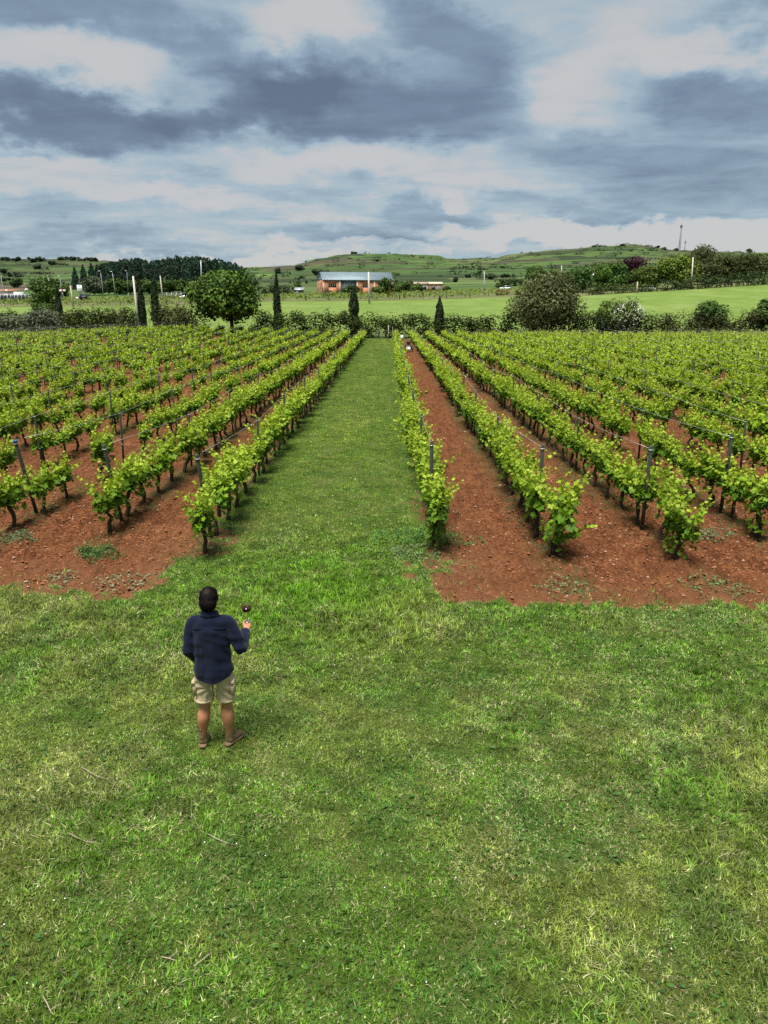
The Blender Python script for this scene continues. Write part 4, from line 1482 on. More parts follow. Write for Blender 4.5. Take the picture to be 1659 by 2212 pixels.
# low vineyard strip in front of the building: rows run across
a, tr = Acc(), Acc()
for r in range(9):
    Y = 214 + r * 5
    xs = np.arange(X_at(-40, Y), X_at(1030 + 36 * (r % 3) + 20 * r, Y), .45)
    n = len(xs)
    P = np.stack([xs, Y + rng.normal(0, .2, n), tzr(xs, np.full(n, float(Y))) + rng.uniform(.5, 1.2, n)], 1)
    V, F = leafquads(P, rng.normal(size=(n, 3)) * .5 + [0, -.3, 1], rng.uniform(.6, 1.1, n), rng, .9)
    c = np.array([.125, .170, .030]) * rng.uniform(.7, 1.25, (n, 1)) if r > 0 else np.array([.075, .125, .025]) * rng.uniform(.7, 1.25, (n, 1))
    a.add(V, F, np.repeat(c, 4, 0))
    if r < 4:
        for x2 in np.arange(xs[0] + r * 2, xs[-1], 6.5):
            g = ground_at(x2, Y)
            tr.add(*tube([(x2, Y, g), (x2 + rng.normal(0, .1), Y, g + 1.9)], [.07, .07], 4))
w = thing('far_vineyard', (0, 0, 0), 'low yellow-green vineyard strip in front of the brick building', 'vineyard')
w['kind'] = 'stuff'
a.obj('foliage', M_VINE, w)['kind'] = 'stuff'
tr.obj('stakes', M_POST, w)['kind'] = 'stuff'

# ------------------------------------------------------------------ brick warehouse
M_BRICK = None


def m_brick(N):
    g = N.n('ShaderNodeTexCoord').outputs['Object']
    b = N.n('ShaderNodeTexBrick', {'Vector': N.vm('ADD', N.vm('MULTIPLY', g, (1, 0, 0)), N.n('ShaderNodeCombineXYZ', {1: N.n('ShaderNodeSeparateXYZ', {0: g}).outputs[2]}).outputs[0]),
                                   'Color1': (.52, .215, .105), 'Color2': (.46, .18, .085), 'Mortar': (.45, .27, .17), 'Scale': 4.0, 'Mortar Size': .015})
    c = N.mix(N.smooth(N.noise(g, .6, 5, .65), .4, .7, 0, .3), b.outputs[0], (.38, .18, .10))
    return N.n('ShaderNodeBsdfPrincipled', {'Base Color': c, 'Roughness': .9, 'Specular IOR Level': .1})


M_BRICK = mat('orange_brick', m_brick)


def m_sheet(N):
    g = N.n('ShaderNodeTexCoord').outputs['Object']
    x = N.n('ShaderNodeSeparateXYZ', {0: g}).outputs[0]
    w = N.m('SINE', N.m('MULTIPLY', x, 2 * math.pi / .5))
    c = N.mix(N.smooth(N.noise(g, .5, 5, .6), .35, .7), (.135, .185, .200), (.165, .215, .230))
    p = N.n('ShaderNodeBsdfPrincipled', {'Base Color': c, 'Roughness': .5, 'Metallic': .15})
    N.set(p, 'Normal', N.n('ShaderNodeBump', {'Strength': .5, 'Distance': .06, 'Height': w}).outputs[0])
    return p


M_SHEET = mat('teal_roof_sheet', m_sheet)
M_CREAM = plain('cream_render', (.52, .44, .32), .85, .1, 1)
M_GREYD = plain('grey_sheet_door', (.12, .13, .15), .6, .12, 1.5)
M_GLASS = plain('dark_window_glass', (.02, .025, .03), .15, .2, 1, .5)
M_WHITE = plain('white_paint', (.72, .72, .70), .6, .06, 2)
M_DARK = plain('dark_plastic', (.015, .015, .017), .5, .2, 4)
M_STEEL = plain('galvanised_steel', (.38, .40, .41), .45, .12, 2, metal=.5)
M_RED = plain('red_paint', (.42, .06, .03), .6, .15, 2)
M_ROOFT = plain('clay_roof', (.30, .13, .08), .85, .25, 3)

YB = 258.0
pl, pr_ = at(699, 636, YB), at(848, 633, YB + 5)
bw = float(np.linalg.norm((pr_ - pl)[:2]))
ba = math.atan2(pr_[1] - pl[1], pr_[0] - pl[0])
zb = min(ground_at(pl[0], pl[1]), ground_at(pr_[0], pr_[1])) - .1
HB = at(699, 586, YB)[2] - zb
t = thing('brick_warehouse', (pl[0], pl[1], zb), 'orange brick warehouse with teal sheet roof and grey sliding door', 'building', rz=ba)
EV = HB * .66
a = Acc()
dep = 17.0
d0, d1 = bw * .245, bw * .475          # door opening
wins = [(bw * .075, 2.6), (bw * .565, 2.3), (bw * .815, 2.3)]
wz0, wz1 = EV * .50, EV * .74


def wall_run(x0, x1, openings):
    xs = [x0]
    for o0, o1 in openings:
        a.add(*box(((xs[-1] + o0) / 2, .15, EV / 2), (o0 - xs[-1], .3, EV)))
        a.add(*box(((o0 + o1) / 2, .15, wz0 / 2), (o1 - o0, .3, wz0)))
        a.add(*box(((o0 + o1) / 2, .15, (wz1 + EV) / 2), (o1 - o0, .3, EV - wz1)))
        xs.append(o1)
    a.add(*box(((xs[-1] + x1) / 2, .15, EV / 2), (x1 - xs[-1], .3, EV)))


wall_run(0.3, d0, [(wins[0][0], wins[0][0] + wins[0][1])])
wall_run(d1, bw - .3, [(q[0], q[0] + q[1]) for q in wins[1:]])
a.add(*box((bw - .15, dep / 2, EV / 2), (.3, dep, EV)))
a.add(*box((bw / 2, dep - .15, EV / 2), (bw - .6, .3, EV)))
# left side wall with three window openings
ys = [.0, 4, 5.6, 8, 9.6, 12, 13.6, dep]
for k in range(7):
    y0, y1 = ys[k], ys[k + 1]
    if k % 2 == 0:
        a.add(*box((.15, (y0 + y1) / 2, EV / 2), (.3, y1 - y0, EV)))
    else:
        a.add(*box((.15, (y0 + y1) / 2, wz0 / 2), (.3, y1 - y0, wz0)))
        a.add(*box((.15, (y0 + y1) / 2, (wz1 + EV) / 2), (.3, y1 - y0, EV - wz1)))
a.obj('wall', M_BRICK, t)
r = Acc()
hr = HB
V = np.array([[-.35, -.35, EV], [bw + .35, -.35, EV], [bw + .35, 5.0, hr], [-.35, 5.0, hr], [bw + .35, dep + .3, hr - 1.2], [-.35, dep + .3, hr - 1.2]])
V = np.concatenate([V, V - [0, 0, .25]])
r.add(V, np.array([[0, 1, 2, 3], [3, 2, 4, 5], [6, 9, 8, 7], [9, 11, 10, 8], [0, 6, 7, 1], [1, 7, 8, 2], [2, 8, 10, 4], [4, 10, 11, 5], [5, 11, 9, 3], [3, 9, 6, 0]]))
ro = r.obj('roof', M_SHEET, t)
g = Acc()
for xx in (0, bw):
    s_ = 1 if xx == 0 else -1
    V = np.array([[xx, 0, EV], [xx, 5, hr - .26], [xx, dep, hr - 1.46], [xx, dep, EV], [xx + s_ * .2, 0, EV], [xx + s_ * .2, 5, hr - .26], [xx + s_ * .2, dep, hr - 1.46], [xx + s_ * .2, dep, EV]])
    g.add(V, np.array([[0, 1, 2, 3], [4, 7, 6, 5], [0, 4, 5, 1], [1, 5, 6, 2], [2, 6, 7, 3], [3, 7, 4, 0]]))
g.obj('gable', M_SHEET, t)
dd = Acc().add(*box(((d0 + d1) / 2, .22, EV * .5), (d1 - d0, .12, EV))).obj('sliding_door', M_GREYD, t)
for k in range(6):
    Acc().add(*box((d0 + (d1 - d0) * (k + .5) / 6, .14, EV * .5), (.08, .04, EV * .98))).obj('door_rib', M_STEEL, dd)
for xx in (0.12, d0 - .25, d1 + .25, bw * .735, bw - .12):
    Acc().add(*box((xx, -.06, EV / 2 + .0), (.5, .14, EV - .02))).obj('pilaster', M_CREAM, t)
for w0, ww in wins:
    f = Acc()
    zc = (wz0 + wz1) / 2
    for q in (0, 1):
        f.add(*box((w0 + ww * q, .10, zc), (.12, .14, wz1 - wz0)))
        f.add(*box((w0 + ww / 2, .10, wz0 if q == 0 else wz1), (ww + .12, .14, .12)))
    for q in (1, 2, 3):
        f.add(*box((w0 + ww * q / 4, .10, zc), (.07, .10, wz1 - wz0 - .12)))
    fo = f.obj('window', M_CREAM, t)
    Acc().add(*box((w0 + ww / 2, .2, zc), (ww, .03, wz1 - wz0))).obj('pane', M_GLASS, fo)
for k in (1, 3, 5):
    y0, y1 = ys[k], ys[k + 1]
    fo = Acc().add(*box((.05, (y0 + y1) / 2, wz0 - .05), (.2, y1 - y0 + .2, .1))).obj('window', M_CREAM, t)
    Acc().add(*box((.18, (y0 + y1) / 2, (wz0 + wz1) / 2), (.03, y1 - y0, wz1 - wz0))).obj('pane', M_GLASS, fo)


def shed(name, x0, x1, top, bot, Y, label, wall, roof, dep=6, openings=(), rz=0.0, over=.3):
    p0, p1 = at(x0, bot, Y), at(x1, bot, Y)
    zt = at(x0, top, Y)[2]
    g = min(ground_at(p0[0], Y), ground_at(p1[0], Y)) - .1
    w, h = p1[0] - p0[0], max(1.8, zt - g)
    t = thing(name, (p0[0], Y, g), label, 'building', rz=rz)
    Acc().add(*box((w / 2, dep / 2, h / 2 - .1), (w, dep, h - .2))).obj('wall', wall, t)
    V, F = box((w / 2, dep / 2, h), (w + over * 2, dep + over * 2, .22))
    V[:, 2] += (V[:, 1] / dep) * .7
    Acc().add(V, F).obj('roof', roof, t)
    for (u0, u1, v0, v1, m_, nm) in openings:
        fr = Acc().add(*box((w * (u0 + u1) / 2, -.03, h * (v0 + v1) / 2), (w * (u1 - u0), .08, h * (v1 - v0)))).obj(nm, M_CREAM, t)
        Acc().add(*box((w * (u0 + u1) / 2, -.08, h * (v0 + v1) / 2), (w * (u1 - u0) - .25, .04, h * (v1 - v0) - .25))).obj('pane' if nm == 'window' else 'leaf', m_, fr)
    return t


shed('orange_shed', 928, 956, 613, 628, 268, 'small orange shed with pale roof edge right of the warehouse', plain('orange_wall', (.36, .19, .11), .9, .15, 1), M_CREAM, 7, [(.1, .45, .2, .75, M_GLASS, 'window'), (.55, .9, .0, .75, M_GREYD, 'door')])
shed('white_shed', 876, 926, 613, 630, 275, 'low white shed with pinkish roof behind green bushes', M_WHITE, plain('pink_roof', (.42, .27, .22), .85, .15, 1), 8, [(.7, .9, .3, .75, M_GLASS, 'window'), (.1, .3, .3, .75, M_GLASS, 'window')])
shed('white_house', -30, 28, 629, 641, 255, 'long white house with brown roof at the left picture edge', M_WHITE, M_ROOFT, 9, [(.55, .62, .25, .8, M_ROOFT, 'window'), (.84, .89, .3, .85, M_DARK, 'window'), (.92, .96, .3, .85, M_DARK, 'window')])
shed('bus_shelter', 173, 187, 642, 650, 236, 'small dark shelter with red panel under the billboard', M_DARK, M_DARK, 2.2, [(.45, .85, .1, .85, M_RED, 'panel')])
shed('farm_house', 1276, 1300, 583, 600, 275, 'house with pale roof half hidden by trees at right', M_WHITE, M_ROOFT, 8, [(.2, .4, .4, .7, M_GLASS, 'window')])
shed('container', 637, 655, 626, 634, 266, 'low dark container left of the warehouse', M_GREYD, M_STEEL, 3, [(.1, .45, .1, .9, M_STEEL, 'door')])


def fence(name, x0, x1, top, Y, label, pm, npost, dark=True):
    p0, p1 = at(x0, top, Y), at(x1, top, Y)
    g0, g1 = ground_at(p0[0], Y), ground_at(p1[0], Y)
    t = thing(name, (p0[0], Y, g0), label, 'fence')
    w = p1[0] - p0[0]
    h = max(1.0, p0[2] - g0)
    for k in range(npost):
        u = k / (npost - 1)
        Acc().add(*box((w * u, 0, h / 2 + (g1 - g0) * u), (.14, .14, h + .2))).obj('post', pm, t)
    if dark:
        V, F = box((w / 2, .12, h * .48), (w, .03, h * .9))
        V[:, 2] += V[:, 0] / w * (g1 - g0)
        Acc().add(V, F).obj('screen', dark, t)


fence('screen_fence', 0, 62, 637, 246, 'dark green screen fence in front of the white house', M_STEEL, 9, plain('dark_screen', (.012, .02, .022), .8))
fence('mesh_fence', 350, 412, 633, 262, 'grey mesh fence with pale posts left of the large round tree', M_CONC, 7, plain('grey_mesh', (.075, .085, .07), .8))
fence('gate_screen', 398, 420, 634, 258, 'teal green gate screen at the end of the mesh fence', M_STEEL, 3, plain('teal_screen', (.03, .08, .075), .7))


# ------------------------------------------------------------------ poles, lamps, signs
def pole(px0, top, px1, bot, Y, label, r=.17, mat_=None, name='concrete_pole', arm=None, square=True, holes=True):
    b = at(px1, bot, Y)
    g = ground_at(b[0], Y)
    b[2] = min(b[2], g) if b[2] > g else b[2]
    tp = at(px0, top, Y)
    base = np.array([b[0], Y, g - .1])
    t = thing(name, base, label, 'pole')
    v = tp - base
    n = 4 if square else 8
    Acc().add(*tube([(0, 0, 0), v * .5, v], [r * 1.25, r, r * .75], n)).obj('shaft', mat_ or M_CONC, t)
    c = Acc()
    if arm:
        c.add(*box(v - [0, 0, .25], (arm, .10, .12)))
        for s in (-1, 0, 1):
            c.add(*tube([v + [s * arm * .45, 0, -.2], v + [s * arm * .45, 0, .12]], [.05, .04], 6))
        c.obj('crossarm', M_STEEL, t)
    else:
        c.add(*tube([v - [0, 0, .02], v + [0, 0, .06]], [r * .6, r * .45], n))
        c.obj('cap', mat_ or M_CONC, t)
    return base + v


pole(287.5, 597, 299, 694, 109, 'tall leaning white concrete pole at the hedge, left', .16)
pole(93, 597, 103, 650, 150, 'left one of the pair of leaning pale concrete poles', .17)
pole(103.5, 596, 113.5, 652, 150, 'right one of the pair of leaning pale concrete poles', .17)
pole(152, 618, 158, 653, 205, 'single stubby tan concrete pole left of the billboard', .2, plain('tan_concrete', (.46, .38, .25), .85, .1, 1))
pole(346, 596, 352.5, 646, 230, 'slim pale concrete pole right of the two cypresses', .17)
pole(422.5, 605, 424.5, 640, 235, 'pale pole touching the left side of the round tree', .15)
pole(796, 588, 798, 652, 196, 'pale concrete pole in front of the brick warehouse', .24)
pole(1046, 586, 1046.5, 632, 240, 'slim pale pole in the field left of the white car', .13)
pole(1497, 556, 1494, 612, 212, 'pale concrete pole among the trees at right', .2)
pole(1377, 609, 1377, 621, 208, 'short tan post at the far edge of the field', .2, MATS['tan_concrete'], 'field_post')
pole(1213, 574, 1213, 600, 260, 'pale pole behind the big grey bush', .15)
e1 = pole(434, 563, 436, 625, 330, 'tall grey steel power pole above the round tree', .3, M_STEEL, 'power_pole', 3.2)
e0 = pole(-60, 612, -50, 660, 200, 'steel power pole beyond the left picture edge', .2, M_STEEL, 'power_pole', 3.0)
e2 = np.array(at(700, 590, 420))
for k, off in enumerate((-1.4, 0, 1.4)):
    u = np.linspace(0, 1, 13)[:, None]
    A, B = e0 + [off, 0, 0], e1 + [off, 0, 0]
    P = A * (1 - u) + B * u - np.array([0, 0, 2.2]) * 4 * u * (1 - u)
    Acc().add(*tube(P, .035, 4)).obj('power_line', M_DARK, label='%s power line sagging across the poplar wood' % ('lowest', 'middle', 'upper')[k], category='cable', group='power lines')


def lamp(px0, top, px1, bot, Y, label):
    tp = at(px0, top, Y)
    b = at(px1, bot, Y)
    g = ground_at(b[0], Y)
    base = np.array([b[0], Y, g - .1])
    t = thing('street_lamp', base, label, 'street lamp', 'street lamps on the left')
    v = tp - base
    Acc().add(*tube([(0, 0, 0), v * .5, v], [.10, .075, .05], 8)).obj('mast', M_STEEL, t, True)
    Acc().add(*box(v + np.array([-.4, -.1, .05]), (.9, .3, .16), top=.6)).obj('lamp_head', M_STEEL, t)
    Acc().add(*tube([(0, 0, -.05), (0, 0, .35)], [.22, .2], 8)).obj('base', M_CONC, t)


lamp(217, 586, 224, 641, 245, 'first street lamp, left of the leaning white pole')
lamp(243, 587, 250.5, 642, 245, 'second street lamp, nearer the leaning white pole')
lamp(274, 585, 276, 625, 300, 'far street lamp just left of the leaning white pole')
lamp(2, 590, 9, 655, 225, 'street lamp at the left picture edge')
lamp(130, 597, 134, 650, 230, 'street lamp right of the dark left cypress')

# billboard, road signs
p = at(176, 650, 232)
t = thing('billboard', (p[0], 232, ground_at(p[0], 232)), 'tall narrow white billboard on a dark post, left background', 'sign')
h = at(175, 616, 232)[2] - ground_at(p[0], 232)
Acc().add(*box((0, 0, h * .3), (.3, .3, h * .6))).obj('post', M_DARK, t)
pn = Acc().add(*box((-.1, -.1, h * .76), (1.45, .25, h * .48))).obj('panel', M_WHITE, t)
for k, (zz_, ww) in enumerate(((.92, .8), (.80, 1.0), (.66, .7), (.60, .9))):
    Acc().add(*box((-.1, -.24, h * zz_), (ww, .02, h * .035))).obj('print_line', M_GREYD, pn)
for px, row, lab, shape in ((57, 627, 'upper round white road sign at the left', 'r'), (14.5, 628, 'triangular yield sign at the far left', 't'), (167, 644, 'triangular yield sign beside the red shelter', 't'), (135, 628, 'white direction sign right of the dark left cypress', 's')):
    Y = 228
    c = at(px, row, Y)
    g = ground_at(c[0], Y)
    t = thing('road_sign', (c[0], Y, g), lab, 'sign', 'road signs')
    hh = max(1.5, c[2] - g)
    Acc().add(*tube([(0, .06, -.2), (0, .06, hh)], [.05, .05], 6)).obj('post', M_STEEL, t)
    if shape == 'r':
        V, F = tube([(0, -.03, hh), (0, .02, hh)], [.48, .48], 16, ref=(1, 0, 0))
    elif shape == 't':
        V, F = tube([(0, -.03, hh), (0, .02, hh)], [.55, .55], 3, ref=(0, 0, -1))
    else:
        V, F = box((0, 0, hh), (1.9, .06, .55))
    pl_ = Acc().add(V, F).obj('plate', M_WHITE, t)
    if shape == 't':
        V, F = tube([(0, -.06, hh), (0, -.035, hh)], [.60, .60], 3, ref=(0, 0, -1))
        Acc().add(*tube([(0, .03, hh), (0, .05, hh)], [.66, .66], 3, ref=(0, 0, -1))).obj('border', M_RED, pl_)
    else:
        Acc().add(*tube([(0, -.05, hh), (0, -.035, hh)], [.30, .30], 16, ref=(1, 0, 0))).obj('symbol', M_GREYD if shape == 'r' else M_RED, pl_)

# gate posts at the end of the lane
for px, top, lab, hh in ((839, 696, 'pale wooden gate post at the far end of the lane', 1.9), (848, 700, 'dark thin stake beside the pale gate post', 1.7)):
    p = at(px, 722, 105.6)
    t = thing('gate_post', (p[0], 105.6, ground_at(p[0], 105.6)), lab, 'post')
    Acc().add(*tube([(0, 0, -.1), (.02, 0, hh * .5), (0, 0, hh)], [.075, .07, .06], 7)).obj('shaft', plain('pale_wood_%d' % px, (.33, .31, .25) if px < 845 else (.12, .12, .10), .85), t, True)
    Acc().add(*tube([(0, 0, hh * .45), (.12, 0, hh * .45)], [.09, .07], 6)).obj('hinge', M_STEEL, t)

# antenna mast on the hill
p = at(1467, 536, 1040)
g = ground_at(p[0], 1040)
H = at(1468, 486, 1040)[2] - g
M_MAST = plain('mast_blue_grey', (.16, .19, .28), .5, .1, 1)
t = thing('antenna_mast', (p[0], 1040, g), 'tall lattice antenna mast on the right hilltop', 'antenna')
a = Acc()
for sx, sy in ((-1, -1), (1, -1), (0, 1)):
    a.add(*tube([(sx * 1.0, sy * 1.0, 0), (sx * .5, sy * .5, H)], [.28, .2], 4))
a.obj('legs', M_MAST, t)
a = Acc()
for k in range(14):
    z0, z1 = H * k / 14, H * (k + 1) / 14
    w0 = 1 - .5 * k / 14
    a.add(*tube([(-w0, -w0, z0), (w0, -w0, z1)], .12, 3))
    a.add(*tube([(w0, -w0, z0), (0, w0, z1)], .12, 3))
a.obj('bracing', M_MAST, t)
for zz_ in (.90, .94):
    Acc().add(*tube([(0, 0, H * zz_), (0, 0, H * zz_ + 1.6)], [1.7, 1.7], 8)).obj('antenna_panels', plain('mast_panel_%d' % int(zz_ * 100), (.25, .13, .14), .6), t)
Acc().add(*tube([(0, 0, H), (0, 0, H + 3)], [.15, .08], 4)).obj('spike', M_MAST, t)
p = at(1479, 537, 1040)
t = thing('antenna_mast', (p[0], 1040, ground_at(p[0], 1040)), 'small second antenna right of the tall mast', 'antenna')
H2 = H * .42
Acc().add(*tube([(0, 0, 0), (0, 0, H2)], [.4, .25], 5)).obj('shaft', M_MAST, t)
Acc().add(*tube([(0, 0, H2 - 4), (0, 0, H2 - 1)], [.9, .9], 6)).obj('antenna_panels', M_MAST, t)


# ------------------------------------------------------------------ vehicles
def car(px, bot, Y, rz, label, color, L=4.2, cat='car', name='parked_car', van=False):
    p = at(px, bot, Y)
    g = ground_at(p[0], Y)
    t = thing(name, (p[0], Y, g), label, cat, rz=rz)
    wd_ = 1.75
    h1, h2 = (.95, 1.48) if not van else (1.15, 1.95)
    xs = np.array([-.5, -.49, -.34, -.18, .0, .2, .36, .47, .5]) * L
    zb_ = np.array([.42, .30, .26, .26, .26, .26, .26, .3, .42])
    zt = np.array([.62, .76, .84, h1 * .93, h1, h1, h1, h1 * .98, .75])
    wy = np.array([.72, .80, .86, .88, .88, .88, .88, .84, .78])
    V, F = [], []
    for x2, b2, t2, w2 in zip(xs, zb_, zt, wy):
        V += [[x2, -w2 * .96, b2], [x2, w2 * .96, b2], [x2, w2, (b2 + t2) * .55], [x2, w2 * .93, t2], [x2, -w2 * .93, t2], [x2, -w2, (b2 + t2) * .55]]
    for k in range(len(xs) - 1):
        for q in range(6):
            F.append([k * 6 + q, (k + 1) * 6 + q, (k + 1) * 6 + (q + 1) % 6, k * 6 + (q + 1) % 6])
    e = (len(xs) - 1) * 6
    ac = Acc().add(V, [np.array(F), np.array([[5, 4, 3, 2, 1, 0], [e, e + 1, e + 2, e + 3, e + 4, e + 5]])])
    m_ = plain('paint_%d' % int(px), color, .3, .04, 1, .5)
    bo = ac.obj('body', m_, t)
    cx0, cx1, cx2, cx3 = (-.20 * L, -.06 * L, .26 * L, .44 * L) if not van else (-.30 * L, -.2 * L, .44 * L, .47 * L)
    V = []
    for x2, z2, w2 in ((cx0, h1 * .95, .80), (cx1, h2, .64), (cx2, h2 - .04, .64), (cx3, h1, .78)):
        V += [[x2, -w2, z2], [x2, w2, z2]]
    V = np.array(V)
    V[0:2, 2] -= .03
    Acc().add(V, [np.array([[0, 1, 3, 2], [4, 5, 7, 6], [0, 6, 7, 1]]), np.array([[0, 2, 4, 6], [1, 7, 5, 3]])]).obj('glasshouse', M_GLASS, t)
    Acc().add(*box(((cx1 + cx2) / 2, 0, h2), (cx2 - cx1 + .1, 1.32, .06))).obj('roof', m_, t)
    for sx in (-.31, .29):
        for sy in (-1, 1):
            w_ = Acc().add(*tube([(sx * L, sy * .72, .31), (sx * L, sy * .90, .31)], [.31, .31], 14)).obj('wheel', M_DARK, t)
            Acc().add(*tube([(sx * L, sy * .89, .31), (sx * L, sy * .915, .31)], [.2, .18], 10)).obj('rim', M_STEEL, w_)
    for sy in (-1, 1):
        Acc().add(*box((-.492 * L, sy * .6, .66), (.08, .3, .14))).obj('headlight', M_STEEL, t)
        Acc().add(*box((.497 * L, sy * .62, .78), (.08, .2, .16))).obj('tail_light', M_RED, t)
    return t


car(1091, 626, 262, 0.15, 'white hatchback parked in front of dark bushes, right of centre', (.75, .75, .76))
car(1398, 620, 216, 0.1, 'silver white vehicle parked behind the field post at right', (.55, .57, .58), 4.4)
car(403, 642, 256, 0.1, 'white van parked by the teal gate screen, left', (.72, .74, .75), 4.4, 'van', 'parked_van', True)

# ------------------------------------------------------------------ the man with the wine glass
def remesh(acc, voxel, smooth=4):
    me = acc.mesh('tmp', None, False, False)
    o = bpy.data.objects.new('tmp', me)
    COLL.objects.link(o)
    r = o.modifiers.new('r', 'REMESH')
    r.mode = 'VOXEL'
    r.voxel_size = voxel
    if smooth:
        s = o.modifiers.new('s', 'SMOOTH')
        s.factor = .5
        s.iterations = smooth
    dg = bpy.context.evaluated_depsgraph_get()
    out = bpy.data.meshes.new_from_object(o.evaluated_get(dg))
    bpy.data.objects.remove(o)
    bpy.data.meshes.remove(me)
    n = len(out.vertices)
    co = np.zeros(n * 3, np.float32)
    out.vertices.foreach_get('co', co)
    no = np.zeros(n * 3, np.float32)
    out.vertex_normals.foreach_get('vector', no)
    return out, co.reshape(-1, 3).astype(float), no.reshape(-1, 3).astype(float)


def put(me, co, name, mat_, parent):
    me.vertices.foreach_set('co', co.astype(np.float32).ravel())
    me.materials.clear()
    me.materials.append(mat_)
    me.polygons.foreach_set('use_smooth', np.ones(len(me.polygons), bool))
    me.update()
    me.name = name
    return link(name, me, parent)


def n3(p, f, s=0):
    return vn(p[:, 0] * f + p[:, 2] * f * .37, p[:, 2] * f + p[:, 1] * f * .71, s) - .5


def skin_b(N):
    g = N.n('ShaderNodeTexCoord').outputs['Object']
    c = N.mix(N.smooth(N.noise(g, 9, 4, .6), .35, .7), (.36, .150, .068), (.46, .215, .110))
    return N.n('ShaderNodeBsdfPrincipled', {'Base Color': c, 'Roughness': .5, 'Specular IOR Level': .35, 'Subsurface Weight': .0})


def cloth(name, color, weave=180, var=.18, worn=None):
    def b(N):
        g = N.n('ShaderNodeTexCoord').outputs['Object']
        c = N.vm('SCALE', color, scale=N.m('MULTIPLY_ADD', N.noise(g, 5, 5, .65), var * 2, 1 - var))
        if worn:
            c = N.mix(N.smooth(N.noise(g, 60, 4, .7), .45, .75, 0, .5), c, worn)
        p = N.n('ShaderNodeBsdfPrincipled', {'Base Color': c, 'Roughness': .88, 'Specular IOR Level': .15, 'Sheen Weight': .08})
        h = N.m('ADD', N.m('MULTIPLY', N.noise(g, weave, 2, .6), .3), N.noise(g, 16, 4, .55, .8))
        N.set(p, 'Normal', N.n('ShaderNodeBump', {'Strength': .45, 'Distance': .012, 'Height': h}).outputs[0])
        return p
    return mat(name, b)


M_SKIN = mat('skin', skin_b)
M_SHIRT = cloth('navy_linen', (.0034, .0060, .0195), worn=(.0056, .0098, .029))
M_SHORT = cloth('khaki_cotton', (.46, .365, .215), 160, .12)
M_BOOT = cloth('tan_suede', (.150, .098, .040), 120, .2)
M_COLLAR = plain('boot_collar_leather', (.055, .035, .016), .8, .2)
M_SOLE = plain('boot_sole', (.155, .105, .052), .8, .2)


def hair_b(N):
    g = N.n('ShaderNodeTexCoord').outputs['Object']
    st = N.noise(N.vm('MULTIPLY', g, (1, 1, .16)), 170, 4, .7)
    c = N.ramp(st, [(.4, (.0022, .0016, .0014)), (.62, (.007, .0048, .004)), (.85, (.022, .016, .014))])
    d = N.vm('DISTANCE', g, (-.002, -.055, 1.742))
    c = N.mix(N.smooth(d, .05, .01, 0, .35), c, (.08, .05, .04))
    p = N.n('ShaderNodeBsdfPrincipled', {'Base Color': c, 'Roughness': .6, 'Specular IOR Level': .12})
    N.set(p, 'Normal', N.n('ShaderNodeBump', {'Strength': .5, 'Distance': .008, 'Height': st}).outputs[0])
    return p


M_HAIR = mat('dark_hair', hair_b)

MAN = (-1.755, 6.70, 0.0)
man = thing('person', MAN, 'person seen from behind in navy shirt and khaki shorts, raising a glass', 'person')
man.location.z = float(micro(np.array([MAN[0]]), np.array([MAN[1]]), np.zeros(1))[0]) + .012

HIP = .93
LF = np.array([-.175, .0, 0])        # left heel side
RF = np.array([.115, .03, 0])
ankL, ankR = np.array([-.172, .055, .10]), np.array([.105, .085, .10])
kneL, kneR = np.array([-.125, .045, .49]), np.array([.100, .06, .49])
hipL, hipR = np.array([-.095, .0, .90]), np.array([.095, .0, .90])
shL, shR = np.array([-.172, -.005, 1.415]), np.array([.178, -.005, 1.415])
elL, wrL = np.array([-.214, -.035, 1.13]), np.array([-.182, .105, .945])
elR, wrR = np.array([.288, -.015, 1.125]), np.array([.292, .250, 1.195])
b = Acc()


def chain(acc, pts, rad, n=12, sub=4, ref=None):
    pts, rad = np.array(pts, float), np.array(rad, float)
    if rad.ndim == 1:
        rad = np.stack([rad, rad], 1)
    k = np.linspace(0, len(pts) - 1, (len(pts) - 1) * sub + 1)
    i = np.arange(len(pts))
    P = np.stack([np.interp(k, i, pts[:, j]) for j in range(3)], 1)
    R = np.stack([np.interp(k, i, rad[:, j]) for j in range(2)], 1)
    for _ in range(2):
        P[1:-1] = .25 * P[:-2] + .5 * P[1:-1] + .25 * P[2:]
        R[1:-1] = .25 * R[:-2] + .5 * R[1:-1] + .25 * R[2:]
    acc.add(*tube(P, R, n, ref=ref))


for an, kn, hp in ((ankL, kneL, hipL), (ankR, kneR, hipR)):
    mid = (an * .38 + kn * .62) + [0, -.022, 0]
    low = an * .72 + kn * .28 + [0, -.006, 0]
    chain(b, [an - [0, 0, .05], an + [0, 0, .03], low, mid, kn - [0, 0, .05], kn + [0, 0, .06], (kn + hp) / 2, hp], [.044, .043, .049, .068, .058, .061, .080, .095], 14)
    f = np.array([.0 if an is ankL else .45, 1, 0])
    f = f / np.linalg.norm(f)
    chain(b, [an + [0, 0, -.045] - f * .03, an + f * .10 + [0, 0, -.06], an + f * .17 + [0, 0, -.07]], [.036, .038, .026], 10)
chain(b, [(0, 0, .84), (0, 0, .95), (0, 0, 1.08), (0, .0, 1.25), (0, -.005, 1.38), (0, -.01, 1.47)], [(.15, .105), (.165, .115), (.155, .11), (.17, .115), (.165, .105), (.07, .065)], 18, ref=(1, 0, 0))
chain(b, [(0, -.01, 1.44), (0, .0, 1.53), (0, .02, 1.60)], [.062, .058, .058], 12)
b.add(*ell((0, .015, 1.645), (.073, .092, .108), 20, 14))
b.add(*ell((0, .045, 1.60), (.056, .066, .07), 16, 10))
